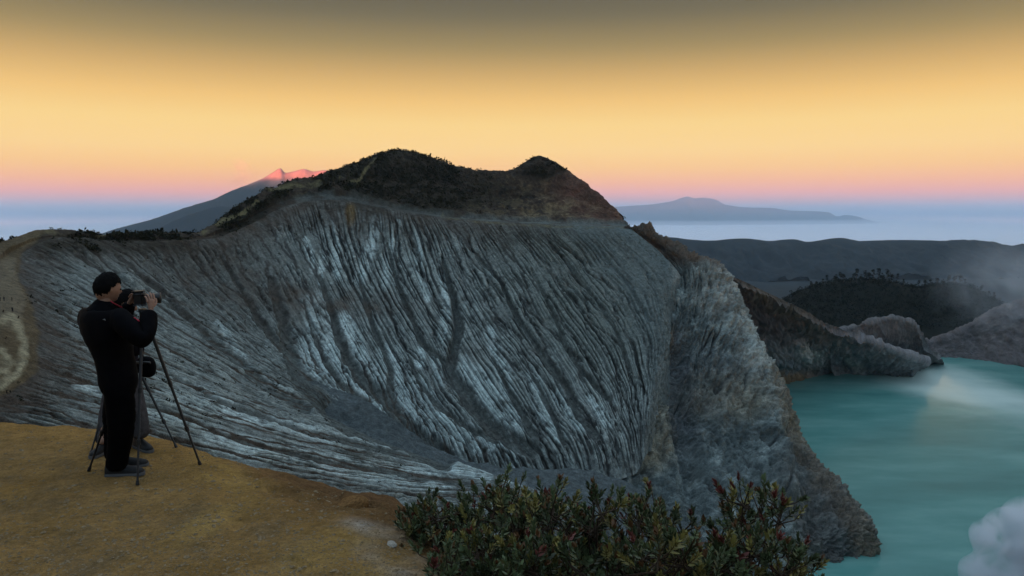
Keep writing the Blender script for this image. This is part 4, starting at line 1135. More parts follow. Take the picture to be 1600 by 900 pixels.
# jacket: loose shell over chest and arms
jk = skin_mesh('jacket', [
    [c4(J(188, 622, 0), (.180, .165)), c4(J(184, 580, 0), (.172, .15)), c4(J(176, 545, 0), (.188, .16)), c4(J(163, 512, 0), (.225, .185)), c4(J(158, 488, 0), (.185, .145)), c4(J(164, 474, 0.0), (.078, .075)), c4(J(165, 469, 0.0), (.070, .068))],
    [c4(J(163, 512, 0), (.225, .185)), c4(J(186, 496, -0.15), .105), c4(J(208, 520, -0.20), .088), c4(elR, .088), c4(J(230, 512, -0.12), .078), c4(J(234, 486, -0.03), .056)],
    [c4(J(163, 512, 0), (.225, .185)), c4(J(139, 495, 0.12), .108), c4(J(160, 512, 0.28), .085), c4(elL, .072), c4(J(197, 490, 0.2), .058), c4(wrL, .044)]], 3, 0)
wrinkle(jk, 0.012, 9)
jacket = attach(jk, 'jacket', M_black, per)
# trousers, baggy
tr = skin_mesh('trousers', [
    [c4(J(187, 590, 0), .165), c4(pel, .165)],
    [c4(pel, .165), c4(tuple(Vector(hip(1)) + Vector((0, 0, -.05))), .128), c4(J(189, 640, -0.05), .120), c4(kneeR, .108), c4(J(186, 700, -0.04), .094), c4(J(182, 726, -0.03), .086), c4(J(182, 733, -0.03), .080)],
    [c4(pel, .165), c4(tuple(Vector(hip(-1)) + Vector((0, 0, -.05))), .128), c4(J(181, 640, 0.12), .115), c4(kneeL, .100), c4(J(180, 700, 0.16), .088), c4(J(179, 724, 0.16), .080)]], 3, 0)
wrinkle(tr, 0.012, 10, (1, 1, 1.6))
attach(tr, 'trousers', M_trous, per)
for sx, hl, dr in ((1, foot + Vector((-0.055, -0.03, 0)), (1, 0.12)), (-1, foot + Vector((-0.12, 0.15, 0)), (1, 0.30))):
    hl = Vector(hl); hl.z = float(ground_z(np.array([hl.x]), np.array([hl.y]))[0]) - 0.004
    u_, s_ = shoe_meshes('shoe', hl, dr)
    so = attach(u_, 'shoe', M_shoe, per)
    sl_ = link('sole', s_, M_sole, so)
# red piping on the collar and sleeve, small pale chest print
def strip(name, pts, rad, mat, root, lab=None):
    me = skin_mesh(name, [[(*p, rad) for p in pts]], 1)
    o = attach(me, name, mat, root)
    if lab: o['label'] = lab
    return o
bpy.context.view_layer.update()
def on_cloth(px_, py_, ob, eps=0.004):
    d = Vector(ray(px_, py_)).normalized()
    mi = ob.matrix_world.inverted()
    ok, loc, nn, _ = ob.ray_cast(mi @ Vector((0, 0, 0)), d)
    return tuple((ob.matrix_world @ loc) - d * eps) if ok else None
for pts in ([(171, 470), (176, 473), (182, 476), (187, 479), (191, 481)], [(209, 496), (213, 499), (218, 502)]):
    q = [on_cloth(a, b_, jacket) for a, b_ in pts]; q = [x for x in q if x]
    if len(q) > 1: strip("piping", q, 0.0075, M_red, per, 'red piping on the dark jacket')
q = [on_cloth(a, b_, jacket) for a, b_ in ((160.5, 500), (163, 498.5), (165, 501))]; q = [x for x in q if x]
if len(q) > 1: strip('emblem', q, 0.0045, M_white, per, 'small pale emblem on the back of the jacket')

# ---- tripods and camera
def tube(bm, a, b_, r0, r1=None, seg=10):
    a, b_ = Vector(a), Vector(b_); r1 = r0 if r1 is None else r1
    d = (b_ - a); L = d.length; d.normalize()
    q = d.to_track_quat('Z', 'Y').to_matrix()
    ra, rb = [], []
    for k in range(seg):
        an = 2 * math.pi * k / seg; o = q @ Vector((math.cos(an), math.sin(an), 0))
        ra.append(bm.verts.new(a + o * r0)); rb.append(bm.verts.new(b_ + o * r1))
    for k in range(seg):
        bm.faces.new((ra[k], ra[(k + 1) % seg], rb[(k + 1) % seg], rb[k]))
    bm.faces.new(ra[::-1]); bm.faces.new(rb)
def bm_done(name, bm, smooth=False, bevel=0.0):
    if bevel:
        bmesh.ops.bevel(bm, geom=[e for e in bm.edges], offset=bevel, segments=2, affect='EDGES', profile=0.6)
    bmesh.ops.recalc_face_normals(bm, faces=bm.faces[:])
    me = bpy.data.meshes.new(name); bm.to_mesh(me); bm.free()
    if smooth: me.polygons.foreach_set('use_smooth', np.full(len(me.polygons), True))
    return me
def tripod(apex, feet, label, mats, scale=1.0, headz=0.10):
    apex = Vector(apex)
    root = empty('tripod', apex, label, 'tripod')
    for i, ft in enumerate(feet):
        ft = Vector(ft); d = ft - apex; out = Vector((d.x, d.y, 0)).normalized() * 0.035
        a = apex + out + Vector((0, 0, -0.01)); k1 = a.lerp(ft, 0.42); k2 = a.lerp(ft, 0.74)
        bm = bmesh.new(); tube(bm, a, k1, .0145 * scale); tube(bm, k1, k2, .0118 * scale); tube(bm, k2, ft, .0092 * scale)
        lg = attach(bm_done('leg', bm), 'leg', mats[i], root)
        for kk in (k1, k2):
            bm = bmesh.new(); dn = (ft - a).normalized(); tube(bm, kk - dn * .022, kk + dn * .022, .0185 * scale, .017 * scale)
            link('leg_lock', bm_done('leg_lock', bm), M_plastic, lg)
        bm = bmesh.new(); dn = (ft - a).normalized(); tube(bm, ft - dn * .04, ft + Vector((0, 0, .002)), .013 * scale, .016 * scale)
        link('rubber_foot', bm_done('rubber_foot', bm), M_plastic, lg)
    bm = bmesh.new(); tube(bm, apex + Vector((0, 0, -.03)), apex + Vector((0, 0, .025)), .045 * scale, .04 * scale, 14)
    attach(bm_done('crown', bm), 'crown', M_plastic, root)
    bm = bmesh.new(); tube(bm, apex + Vector((0, 0, -.16)), apex + Vector((0, 0, .02 + headz * .5)), .0135 * scale)
    attach(bm_done('centre_column', bm), 'centre_column', M_tube, root)
    bm = bmesh.new(); tube(bm, apex + Vector((0, 0, headz * .35)), apex + Vector((0, 0, headz * .8)), .028 * scale, .028 * scale, 14)
    tube(bm, apex + Vector((0, 0, headz * .8)), apex + Vector((0, 0, headz)), .038 * scale, .034 * scale, 14)
    attach(bm_done('ball_head', bm), 'ball_head', M_plastic, root)
    bm = bmesh.new(); tube(bm, apex + Vector((0.02, -0.02, headz * .55)), apex + Vector((0.05, -0.05, headz * .55)), .010, .012)
    attach(bm_done('knob', bm), 'knob', M_plastic, root)
    return root
def camera_thing(c, fwd, label, s=1.0):
    c = Vector(c); f = Vector(fwd).normalized(); u = (UP - f * UP.dot(f)).normalized(); r = f.cross(u)
    root = empty('camera', c, label, 'camera')
    M = Matrix((f, r, u)).transposed()
    def bx(name, lo, hi, bev, mat=M_plastic, par=None):
        bm = bmesh.new(); bmesh.ops.create_cube(bm, size=1)
        for v in bm.verts:
            l = Vector([lo[i] + (v.co[i] + .5) * (hi[i] - lo[i]) for i in range(3)]) * s
            v.co = c + M @ l
        me = bm_done(name, bm, False, bev * s)
        return attach(me, name, mat, root) if par is None else link(name, me, mat, par)
    def cyl(name, a, b_, r0, r1, mat, seg=24, par=None):
        bm = bmesh.new(); tube(bm, c + M @ (Vector(a) * s), c + M @ (Vector(b_) * s), r0 * s, r1 * s, seg)
        me = bm_done(name, bm, True)
        return attach(me, name, mat, root) if par is None else link(name, me, mat, par)
    bx('camera_body', (-.040, -.072, -.050), (.028, .072, .045), .010)
    bx('viewfinder_hump', (-.048, -.030, .040), (.034, .030, .072), .009)
    bx('grip', (.020, .040, -.048), (.052, .074, .040), .010)
    cyl('mode_dial', (-.005, -.052, .044), (-.005, -.052, .056), .016, .015, M_plastic)
    cyl('shutter_button', (.034, .056, .038), (.034, .056, .049), .008, .007, M_metal)
    ln = cyl('lens', (.026, 0, -.002), (.115, 0, -.002), .034, .036, M_plastic)
    cyl('focus_ring', (.062, 0, -.002), (.090, 0, -.002), .0385, .0385, M_tube, par=ln)
    hd = cyl('lens_hood', (.113, 0, -.002), (.165, 0, -.002), .039, .050, M_plastic)
    cyl('front_glass', (.1655, 0, -.002), (.1662, 0, -.002), .036, .036, M_glass, par=hd)
    bx('screen', (-.044, -.040, -.036), (-.0395, .040, .030), .002, M_glass)
    return root
feet1 = [gpoint(214.5, 754), gpoint(313, 728), gpoint(138.5, 735)]
ap1 = P(224, 503, D1 + 0.10)
tripod(ap1, feet1, 'tall tripod planted in front of the black-clad photographer', [M_metal, M_tube, M_tube], 1.0, 0.115)
cam_c = P(219, 467, D1 + 0.11)
camera_thing(cam_c, Vector((0.93, 0.30, 0.03)), 'black camera with lens hood on the tall tripod', 1.0)
ap2 = P(195, 541, 7.25)
feet2 = [gpoint(276, 700), gpoint(141, 711), gpoint(196, 700)]
tripod(ap2, feet2, 'low tripod half hidden behind the black-clad photographer', [M_tube] * 3, 0.9, 0.10)
camera_thing(tuple(Vector(ap2) + Vector((0, 0, 0.15))), Vector((0.9, 0.42, -0.05)), 'black camera on the low tripod behind the photographer', 0.95)

# ---- the second photographer behind, only legs and a bag in view
f2a, f2b = gpoint(222, 699), gpoint(158, 711)
root2 = (f2a + f2b) * 0.5
per2 = empty('person', root2, 'person in grey trousers hidden behind the photographer in black', 'person')
D2 = root2.y
def K(px_, py_, dd=0.0): return Q(px_, py_, D2 + dd)
pel2 = K(190, 585, 0.12); ch2 = K(190, 520, 0.05); hd2 = K(196, 474, -0.03); nk_ = K(193, 494, 0.0)
hm, em, hfn = head_mesh('head', hd2, (0.9, 0.3, -0.45), (0.1, 0, 1), 0.120)
kA, kB = K(212, 640, 0.05), K(172, 642, 0.10)
aA = tuple(f2a + Vector((-.02, 0.02, .09))); aB = tuple(f2b + Vector((0.0, 0.02, .09)))
s2R, s2L = K(207, 512, -0.12), K(174, 510, 0.2)
e2R, w2R = K(214, 552, -0.1), K(206, 532, 0.05); e2L, w2L = K(196, 552, 0.3), K(203, 532, 0.14)
pts = [(skin_mesh('body', [[c4(pel2, .12), c4(ch2, .13), c4(nk_, .055), c4(hd2, .06)], [c4(ch2, .13), c4(s2R, .055), c4(e2R, .04), c4(w2R, .026)], [c4(ch2, .13), c4(s2L, .055), c4(e2L, .04), c4(w2L, .026)],
    [c4(pel2, .12), c4(kA, .055), c4(aA, .04)], [c4(pel2, .12), c4(kB, .055), c4(aB, .04)]], 2), 0), (hm, 0), (em, 1)]
for hmesh in hand_mesh('hand', w2R, Vector((0.2, 0.5, 0.8)), Vector((-0.3, 0.6, 0)), 0.6, -1): pts.append((hmesh, 0))
for hmesh in hand_mesh('hand', w2L, Vector((0.2, -0.3, 0.9)), Vector((-0.3, -0.6, 0)), 0.6, 1): pts.append((hmesh, 0))
b2 = attach(join_meshes('body', pts), 'body', M_skin, per2); b2.data.materials.append(M_eye)
attach(hair_mesh('hair', hfn, 5), 'hair', M_hair, per2)
j2 = skin_mesh('jacket', [[c4(K(190, 592, .12), .165), c4(K(190, 555, .08), .165), c4(ch2, .175), c4(K(192, 503, .02), .12), c4(nk_, .07)],
    [c4(ch2, .175), c4(s2R, .085), c4(e2R, .065), c4(w2R, .045)], [c4(ch2, .175), c4(s2L, .085), c4(e2L, .065), c4(w2L, .045)]], 2, 0)
wrinkle(j2, 0.010, 9); attach(j2, 'jacket', M_navy, per2)
t2 = skin_mesh('trousers', [[c4(K(190, 580, .12), .155), c4(pel2, .15)], [c4(pel2, .15), c4(K(206, 618, .08), .115), c4(kA, .095), c4(K(219, 668, .02), .080), c4(K(221, 686, 0), .076)],
    [c4(pel2, .15), c4(K(177, 618, .12), .110), c4(kB, .090), c4(K(163, 680, .02), .074), c4(K(160, 696, 0), .070)]], 3, 0)
wrinkle(t2, 0.012, 10, (1, 1, 1.5)); attach(t2, 'trousers', M_grey, per2)
for hl, dr in ((f2a + Vector((-.06, .02, 0)), (0.75, -0.62)), (f2b + Vector((0.0, .16, 0)), (-0.05, -1.0))):
    hl = Vector(hl); hl.z = float(ground_z(np.array([hl.x]), np.array([hl.y]))[0]) - 0.004
    u_, s_ = shoe_meshes('shoe', hl, dr, W=.048); so = attach(u_, 'shoe', M_shoe, per2); link('sole', s_, M_sole, so)
# bag hanging beside the second photographer
bc = Vector(P(229, 573, D2 - 0.15))
bag = empty('shoulder_bag', bc, 'small black rounded bag hanging between the tripod legs', 'bag')
bm = bmesh.new(); bmesh.ops.create_uvsphere(bm, u_segments=24, v_segments=18, radius=1)
for v in bm.verts:
    x, y, z = v.co; k = lambda a: math.copysign(abs(a) ** .75, a)
    v.co = bc + Vector((k(x) * .080, k(y) * .065, k(z) * .098 - .012 * x))
attach(bm_done('bag_body', bm, True), 'bag_body', M_black, bag)
strip('bag_flap', [tuple(bc + Vector((-.075, -.05, .05))), tuple(bc + Vector((0, -.072, .055))), tuple(bc + Vector((.070, -.05, .045)))], 0.016, M_plastic, bag)
strip('strap', [tuple(bc + Vector((-.03, 0, .09))), tuple(bc + Vector((-.06, 0.02, .22))), K(214, 530, -.14), K(204, 505, -.10)], 0.012, M_plastic, bag)
# ------------------------------------------------------------------ shrubs on the brink
def leaf_mat(name, col, var=0.4, trans=0.25):
    m, t, b = mat_new(name)
    oi = N(t, 'ShaderNodeAttribute', attribute_name='rock')
    ml = N(t, 'ShaderNodeVectorMath', operation='MULTIPLY'); ml.inputs[1].default_value = col
    t.links.new(oi.outputs['Color'], ml.inputs[0]); t.links.new(ml.outputs[0], b.inputs['Base Color'])
    b.inputs['Roughness'].default_value = 0.5; b.inputs['Specular IOR Level'].default_value = 0.35
    return m
M_leaf = leaf_mat('leathery_leaf', (1, 1, 1))
M_scrub = leaf_mat('scrub_leaf', (1, 1, 1)); M_scrub.node_tree.nodes['Principled BSDF'].inputs['Specular IOR Level'].default_value = 0.06; M_scrub.node_tree.nodes['Principled BSDF'].inputs['Roughness'].default_value = 0.8
M_twig = simple_mat('woody_twig', (0.060, 0.042, 0.030), 0.9, 0.1, 30, 0.4)
LEAF = np.array([(-.5, 0, .06), (0, -.06, 0), (.5, .0, .06), (-.34, .62, .16), (0, .60, .10), (.34, .62, .16), (0, 1.0, .22), (-.2, -.18, 0.02), (.2, -.18, 0.02)])
# simple six point leaf: base, left, right, mid, tip
LV = np.array([(0, 0, 0), (-.5, .38, .10), (0, .42, 0), (.5, .38, .10), (-.42, .72, .14), (0, .75, .06), (.42, .72, .14), (0, 1.05, .16)])
LF = np.array([(0, 2, 1, 1), (0, 3, 2, 2), (1, 2, 5, 4), (2, 3, 6, 5), (4, 5, 7, 7), (5, 6, 7, 7)])
LT = np.array([(0, 2, 1), (0, 3, 2), (1, 2, 5), (1, 5, 4), (2, 3, 6), (2, 6, 5), (4, 5, 7), (5, 6, 7)])
def leaves_mesh(name, pos, dirs, nrm_, length, width, cols):
    d = dirs / np.linalg.norm(dirs, axis=1)[:, None]
    x = np.cross(d, nrm_); x /= np.maximum(np.linalg.norm(x, axis=1), 1e-6)[:, None]
    n = np.cross(x, d)
    V = pos[:, None] + x[:, None] * (LV[None, :, 0:1] * width[:, None, None]) + d[:, None] * (LV[None, :, 1:2] * length[:, None, None]) + n[:, None] * (LV[None, :, 2:3] * width[:, None, None])
    F = (LT[None] + (np.arange(len(pos)) * 8)[:, None, None]).reshape(-1, 3)
    me = mesh_from(name, V.reshape(-1, 3), F, smooth=True)
    a = me.color_attributes.new('rock', 'FLOAT_COLOR', 'POINT')
    c = np.ones((len(pos), 8, 4), np.float32); c[:, :, :3] = cols[:, None]
    a.data.foreach_set('color', c.ravel())
    return me
def shoot_leaves(rg, tip, axis, L, n, ll):
    """leaves set round the last L metres of a twig, upright"""
    axis = axis / np.linalg.norm(axis)
    t_ = np.linspace(0, 1, n) ** 0.8
    ph = np.arange(n) * 2.4 + rg.uniform(0, 6)
    a = np.cross(axis, [0.3, 0.5, 0.81]); a /= np.linalg.norm(a); b_ = np.cross(axis, a)
    rad = np.cos(ph)[:, None] * a + np.sin(ph)[:, None] * b_
    op = (1.45 - 0.95 * t_)[:, None]
    d = axis + rad * op + rg.normal(0, .12, (n, 3))
    pos = tip - axis * (L * (1 - t_))[:, None]
    nr_ = axis[None] - rad * 0.3
    return pos, d, nr_, ll * (0.70 + 0.4 * np.sin(np.pi * (0.15 + 0.75 * t_))) * rg.uniform(.65, 1.2, n) * rg.uniform(.75, 1.15)
def shrub(cx_, depth, top_px, half_w, label, seed, nshoot=170, redf=0.10, yelf=0.18, base_drop=0.25, ll=0.045):
    """cx_: centre in the survey, top_px: list of (px,py) outline the tallest twigs reach"""
    rg = np.random.default_rng(seed)
    bx_ = (cx_ - 800) / FPX * depth
    gz = float(ground_z(np.array([bx_]), np.array([depth]), False)[0])
    root = empty('shrub', (bx_, depth, gz), label, 'shrub', 'leathery leaved shrubs along the brink')
    base_p = np.array([bx_, depth, gz - 0.05])
    tp = np.array(top_px, float)
    stems = bmesh.new(); LP, LD, LN_, LL, LC = [], [], [], [], []; reds = []
    main = []
    for k in range(9):
        a = rg.uniform(0, 6.28); main.append(base_p + np.array([math.cos(a) * half_w * .5, math.sin(a) * .25, rg.uniform(.15, .35)]))
        tube(stems, Vector(base_p + rg.normal(0, .03, 3) * [1, 1, 0]), Vector(main[-1]), .014, .009, 6)
    ncl = max(8, nshoot // 7); clumps = []
    for k in range(ncl):
        pxk = cx_ + rg.uniform(-1, 1) * half_w / depth * FPX
        pyt = np.interp(pxk, tp[:, 0], tp[:, 1])
        dk = depth + rg.normal(0, 0.20)
        top = P(pxk, pyt, dk)
        u = (k / ncl) ** 1.25
        clumps.append((np.array([top[0], dk - 0.30 * u, top[2] - 0.10 + (base_p[2] + 0.16 - top[2] + 0.10) * u]), u))
    for k in range(nshoot):
        cc_, u = clumps[k % ncl]
        dv = rg.normal(size=3); dv[2] = abs(dv[2]) + 0.35; dv /= np.linalg.norm(dv)
        tip = cc_ + dv * rg.uniform(.09, .19) * np.array([1.25, 1.1, .75])
        if rg.uniform() < .14: tip[2] += rg.uniform(.03, .15)
        axis = dv * .75 + np.array([rg.normal(0, .2), rg.normal(0, .2), .55]); axis /= np.linalg.norm(axis)
        m = cc_ - dv * .05 - np.array([0, 0, .06])
        if k < ncl:
            tube(stems, Vector(main[k % len(main)]), Vector(m), .008, .0055, 5)
        L = rg.uniform(.07, .15); n = int(rg.integers(16, 27))
        kn = tip - axis * L
        tube(stems, Vector(m), Vector(kn), .0055, .0035, 5); tube(stems, Vector(kn), Vector(tip), .0035, .0015, 5)
        pos, d, nr_, ln = shoot_leaves(rg, tip, axis, L, n, ll)
        r_ = rg.uniform()
        g0 = np.array([0.078, 0.104, 0.046]) * rg.uniform(.5, 1.4)
        if r_ < yelf: g0 = np.array([0.20, 0.175, 0.050]) * rg.uniform(.7, 1.2)
        c = np.broadcast_to(g0, (n, 3)) * rg.uniform(.7, 1.3, (n, 1))
        isred = yelf < r_ < yelf + redf and u < .5
        if isred:
            q = n // 2
            rc_ = np.array([0.135, 0.034, 0.026]) * rg.uniform(.6, 1.3, (n - q, 1))
            me = leaves_mesh('red_shoot', pos[q:], d[q:], nr_[q:], ln[q:], ln[q:] * .42, rc_)
            reds.append(me); pos, d, nr_, ln, c = pos[:q], d[:q], nr_[:q], ln[:q], c[:q]
        elif r_ > .72:                                    # bronze tips
            c = c.copy(); c[-n // 4:] = np.array([0.115, 0.055, 0.022])
        LP.append(pos); LD.append(d); LN_.append(nr_); LL.append(ln); LC.append(c)
    LP, LD, LN_, LL, LC = map(np.concatenate, (LP, LD, LN_, LL, LC))
    fo = attach(leaves_mesh('foliage', LP, LD, LN_, LL, LL * .42, LC), 'foliage', M_leaf, root); fo['kind'] = 'stuff'
    attach(bm_done('branches', stems), 'branches', M_twig, root)['kind'] = 'stuff'
    for me in reds:
        o = attach(me, 'red_shoot', M_leaf, root); o['label'] = 'shoot of young red leaves'
    return root
NS = 1
shrub(690, 5.5, [(630, 812), (650, 790), (690, 775), (725, 762), (750, 790)], 0.23, 'small low shrub at the left end beside the ochre dirt', 21, 125, .05, .12)
shrub(775, 5.3, [(690, 790), (735, 770), (760, 752), (800, 758), (850, 765), (870, 790)], 0.40, 'dense green shrub second from the left', 22, 264, .05, .16)
shrub(870, 4.9, [(770, 800), (820, 770), (870, 768), (900, 775), (950, 770), (980, 800)], 0.42, 'shrub with yellow-green shoots in the middle of the row', 23, 292, .08, .30)
shrub(970, 5.1, [(880, 790), (930, 770), (965, 745), (985, 742), (1010, 768), (1060, 790)], 0.38, 'tallest shrub of the row, red leaves at its top', 24, 278, .16, .18)
shrub(1080, 4.9, [(990, 800), (1040, 780), (1060, 762), (1095, 760), (1130, 785), (1170, 790)], 0.36, 'twiggy shrub with thin foliage right of the tallest one', 25, 209, .10, .16)
shrub(1190, 4.8, [(1110, 800), (1160, 752), (1180, 748), (1212, 756), (1230, 790), (1255, 850)], 0.24, 'loose shrub with red shoots at the right end', 26, 167, .22, .14)
shrub(775, 4.35, [(660, 850), (710, 830), (760, 815), (820, 820), (880, 845)], 0.36, 'low dark shrub in front on the left', 27, 236, .04, .12)
shrub(980, 4.2, [(850, 850), (920, 825), (990, 820), (1060, 835), (1120, 850)], 0.45, 'yellowish shrub in front in the middle', 28, 278, .05, .32)
shrub(1170, 4.3, [(1060, 850), (1120, 830), (1170, 825), (1210, 845), (1260, 890)], 0.28, 'dark shrub in front at the right', 29, 209, .08, .10)

# ------------------------------------------------------------------ scrub on the dark ridges, woods on the hill
def clump_leaves(rg, centres, radii, per, size, cols, name, mat, squash=0.8):
    n = len(centres) * per
    i = np.repeat(np.arange(len(centres)), per)
    d = rg.normal(size=(n, 3)); d /= np.linalg.norm(d, axis=1)[:, None]
    r_ = rg.uniform(.35, 1.0, n) ** .6
    pos = centres[i] + d * (radii[i] * r_)[:, None] * np.array([1, 1, squash])
    nd = rg.normal(size=(n, 3)) + np.array([0, 0, .4])
    ln = size * radii[i] * rg.uniform(.6, 1.3, n)
    return leaves_mesh(name, pos, d + nd * .8, nd, ln, ln * .7, cols[i] * rg.uniform(.6, 1.4, (n, 1)))
rg = np.random.default_rng(77)
vegw = np.clip(np.where(Cg.sum(-1) < 0.085, 1.0, 0.0) * (np.arange(len(vv)) < lip_i + 90)[:, None] * (np.arange(len(vv)) > crest_i - 4)[:, None], 0, 1)
vi, vj = np.nonzero(vegw)
pk = rg.choice(len(vi), 3600, replace=True)
cc = WALL[vi[pk], vj[pk]] + rg.normal(0, .8, (3600, 3)) * [1, 1, 0]
# dark tufts scattered over the bare wall
wl = np.zeros(Cg.shape[:2], bool); wl[lip_i + 4:lip_i + 300] = True; wl &= fbm(W0 / 30.0 + 91, 3) > 0.05
ti, tj = np.nonzero(wl); tk = rg.choice(len(ti), 900)
tuft_c = WALL[ti[tk], tj[tk]]
# denser along the skyline
jj = rg.integers(int(NU * .12), int(NU * .84), 1100); sky_pts = WALL[crest_i + rg.integers(-2, 5, 1100), jj]
gaps = fbm(sky_pts / 25.0, 3) > -0.12
sky_pts = sky_pts[gaps]
cc = np.concatenate([cc, sky_pts + [0, 0, .5], tuft_c])
rr_ = np.clip(rg.lognormal(0.0, .45, len(cc)), .5, 3.4)
cl = np.broadcast_to(np.array([0.022, 0.022, 0.012]), (len(cc), 3)) * rg.uniform(.5, 1.5, (len(cc), 1))
rr_[-900:] = rg.uniform(.3, 1.1, 900)
scrub = link('scrub', clump_leaves(rg, cc, rr_, 16, .75, cl, 'scrub', M_scrub), M_scrub)
tag(scrub, 'low dark scrub covering the upper ridges', kind='stuff')

def tree_mesh(seed, hgt=11.0):
    rg = np.random.default_rng(seed)
    bm = bmesh.new()
    lean = rg.normal(0, .04, 2)
    top = np.array([lean[0] * hgt, lean[1] * hgt, hgt * .9])
    for k in range(6):
        a, b_ = top * k / 6, top * (k + 1) / 6
        tube(bm, Vector(a), Vector(b_), .20 * (1 - k / 7), .20 * (1 - (k + 1) / 7), 6)
    cs, rs = [], []
    for k in range(15):
        z = rg.uniform(.40, 1.0); a = rg.uniform(0, 6.28); w = (1.05 - z) * 2.6 + .6
        c = top * z / .9 * .95 + np.array([math.cos(a) * w * rg.uniform(.3, 1), math.sin(a) * w * rg.uniform(.3, 1), 0])
        tube(bm, Vector(top * (z - .08)), Vector(c), .05, .02, 4)
        cs.append(c); rs.append(rg.uniform(.6, 1.25))
    tr_ = bm_done('trunk', bm)
    cl = np.broadcast_to(np.array([0.009, 0.012, 0.007]), (len(cs), 3)) * rg.uniform(.6, 1.4, (len(cs), 1))
    cr_ = clump_leaves(rg, np.array(cs), np.array(rs), 26, .55, cl, 'crown', M_leaf, .6)
    return tr_, cr_
protos = [tree_mesh(s_, h_) for s_, h_ in ((1, 12), (2, 10), (3, 14), (4, 11), (5, 9))]
for a, b_ in protos:
    a.materials.append(M_twig); b_.materials.append(M_scrub)
hx, hy = proj(Hg)
hill_crest = Hg.reshape(-1, 3)[(np.abs(np.arange(Hg.size // 3) // Hg.shape[1] - 0) >= 0)]
def hill_z(X, Y):
    d2 = (Hg[..., 0] - X) ** 2 + (Hg[..., 1] - Y) ** 2
    return float(Hg[..., 2].ravel()[int(np.argmin(d2))])
ORD = ['leftmost', 'second from the left', 'third from the left', 'fourth from the left', 'fifth from the left', 'sixth from the left', 'seventh from the left', 'eighth from the left', 'ninth from the left', 'tenth from the left',
       'eleventh from the left', 'twelfth from the left', 'thirteenth from the left', 'fourteenth from the left', 'fifteenth from the left', 'sixteenth from the left', 'seventeenth from the left', 'eighteenth from the left', 'nineteenth from the left', 'twentieth from the left', 'twenty-first from the left']
def tree_label(i):
    x = tree_px[i][0]; near = sorted(t_[0] for t_ in tree_px if (t_[0] < 1418) == (x < 1418))
    return '%s of the crest trees on the %s' % (ORD[near.index(x)], 'clear dark hill behind the lake' if x < 1418 else 'forested hill veiled by steam')
tree_px = [(1268, 9), (1276, 8), (1284, 8), (1292, 10), (1305, 13), (1313, 12), (1318, 14), (1332, 8), (1338, 16), (1346, 13), (1352, 12), (1358, 15), (1366, 13), (1372, 16), (1379, 14), (1386, 15), (1393, 12), (1401, 10), (1412, 8),
           (1424, 8), (1436, 10), (1446, 12), (1455, 10), (1464, 13), (1473, 12), (1482, 11), (1491, 13), (1500, 11), (1508, 9), (1522, 9), (1534, 10), (1546, 8), (1556, 9), (1250, 8), (1242, 7)]
hcx, hcy = proj(hc)
for i, (tx, th) in enumerate(tree_px):
    Yd = float(np.interp(tx, hcx, hc[:, 1])) + rg.uniform(-25, 10)
    X = (tx - 800) / FPX * Yd * 1.0
    X *= 1.0 / (COSP + SINP * (-(440 - 450) / FPX))
    z = hill_z(X, Yd)
    tr_, cr_ = protos[i % 5]
    r0 = empty('tree', (X, Yd, z - 1.0), tree_label(i), 'tree', 'trees on the crest of the forested hill')
    k = th * 1.0 / FPX * Yd / 11.5 * 1.45
    r0.scale = (k, k, k); r0.rotation_euler = (0, 0, rg.uniform(0, 6.28))
    link('trunk', tr_, None, r0); link('crown', cr_, None, r0)
m_ok = np.zeros(Hg.shape[:2], bool); m_ok[18:80] = True
hi, hj = np.nonzero(m_ok)
pk = rg.choice(len(hi), 5200)
cc = Hg[hi[pk], hj[pk]] + np.concatenate([rg.normal(0, 4, (5200, 2)), rg.uniform(0, 4, (5200, 1))], 1)
rr_ = rg.uniform(2.2, 5.2, 5200)
cl = np.broadcast_to(np.array([0.005, 0.0085, 0.0045]), (5200, 3)) * rg.uniform(.3, 1.8, (5200, 1))
forest = link('forest', clump_leaves(rg, cc, rr_, 20, .5, cl, 'forest', M_scrub, 1.1), M_scrub)
tag(forest, 'dark dense wood covering the hill behind the lake', kind='stuff')

# ------------------------------------------------------------------ walkers far off on the saddle
c5 = lambda x, y, z, r: (x, y, z, r)
walker = skin_mesh('person', [
    [c5(0, 0, .92, .14), c5(0, 0, 1.2, .17), c5(0, 0, 1.45, .13), c5(0, .01, 1.55, .06), c5(0, .02, 1.68, .11), c5(0, .02, 1.78, .06)],
    [c5(0, 0, .92, .14), c5(-.09, .02, .5, .075), c5(-.1, 0, .06, .06), c5(-.1, .12, .03, .04)], [c5(0, 0, .92, .14), c5(.09, .02, .5, .075), c5(.11, .05, .06, .06), c5(.11, .17, .03, .04)],
    [c5(0, 0, 1.45, .13), c5(-.21, 0, 1.38, .065), c5(-.26, .02, 1.1, .05), c5(-.24, .10, .86, .04)], [c5(0, 0, 1.45, .13), c5(.21, 0, 1.38, .065), c5(.27, .02, 1.1, .05), c5(.25, .12, .88, .04)]], 1)
sitter = skin_mesh('person', [
    [c5(0, 0, .30, .16), c5(0, .04, .58, .17), c5(0, .10, .84, .12), c5(0, .14, .93, .06), c5(0, .17, 1.05, .11), c5(0, .17, 1.14, .06)],
    [c5(0, 0, .30, .16), c5(-.12, .42, .48, .08), c5(-.12, .50, .06, .06), c5(-.12, .62, .03, .04)], [c5(0, 0, .30, .16), c5(.12, .42, .48, .08), c5(.13, .50, .06, .06), c5(.13, .62, .03, .04)],
    [c5(0, .10, .84, .12), c5(-.20, .14, .74, .06), c5(-.20, .34, .56, .05), c5(-.1, .46, .52, .04)], [c5(0, .10, .84, .12), c5(.20, .14, .74, .06), c5(.20, .34, .56, .05), c5(.1, .46, .52, .04)]], 1)
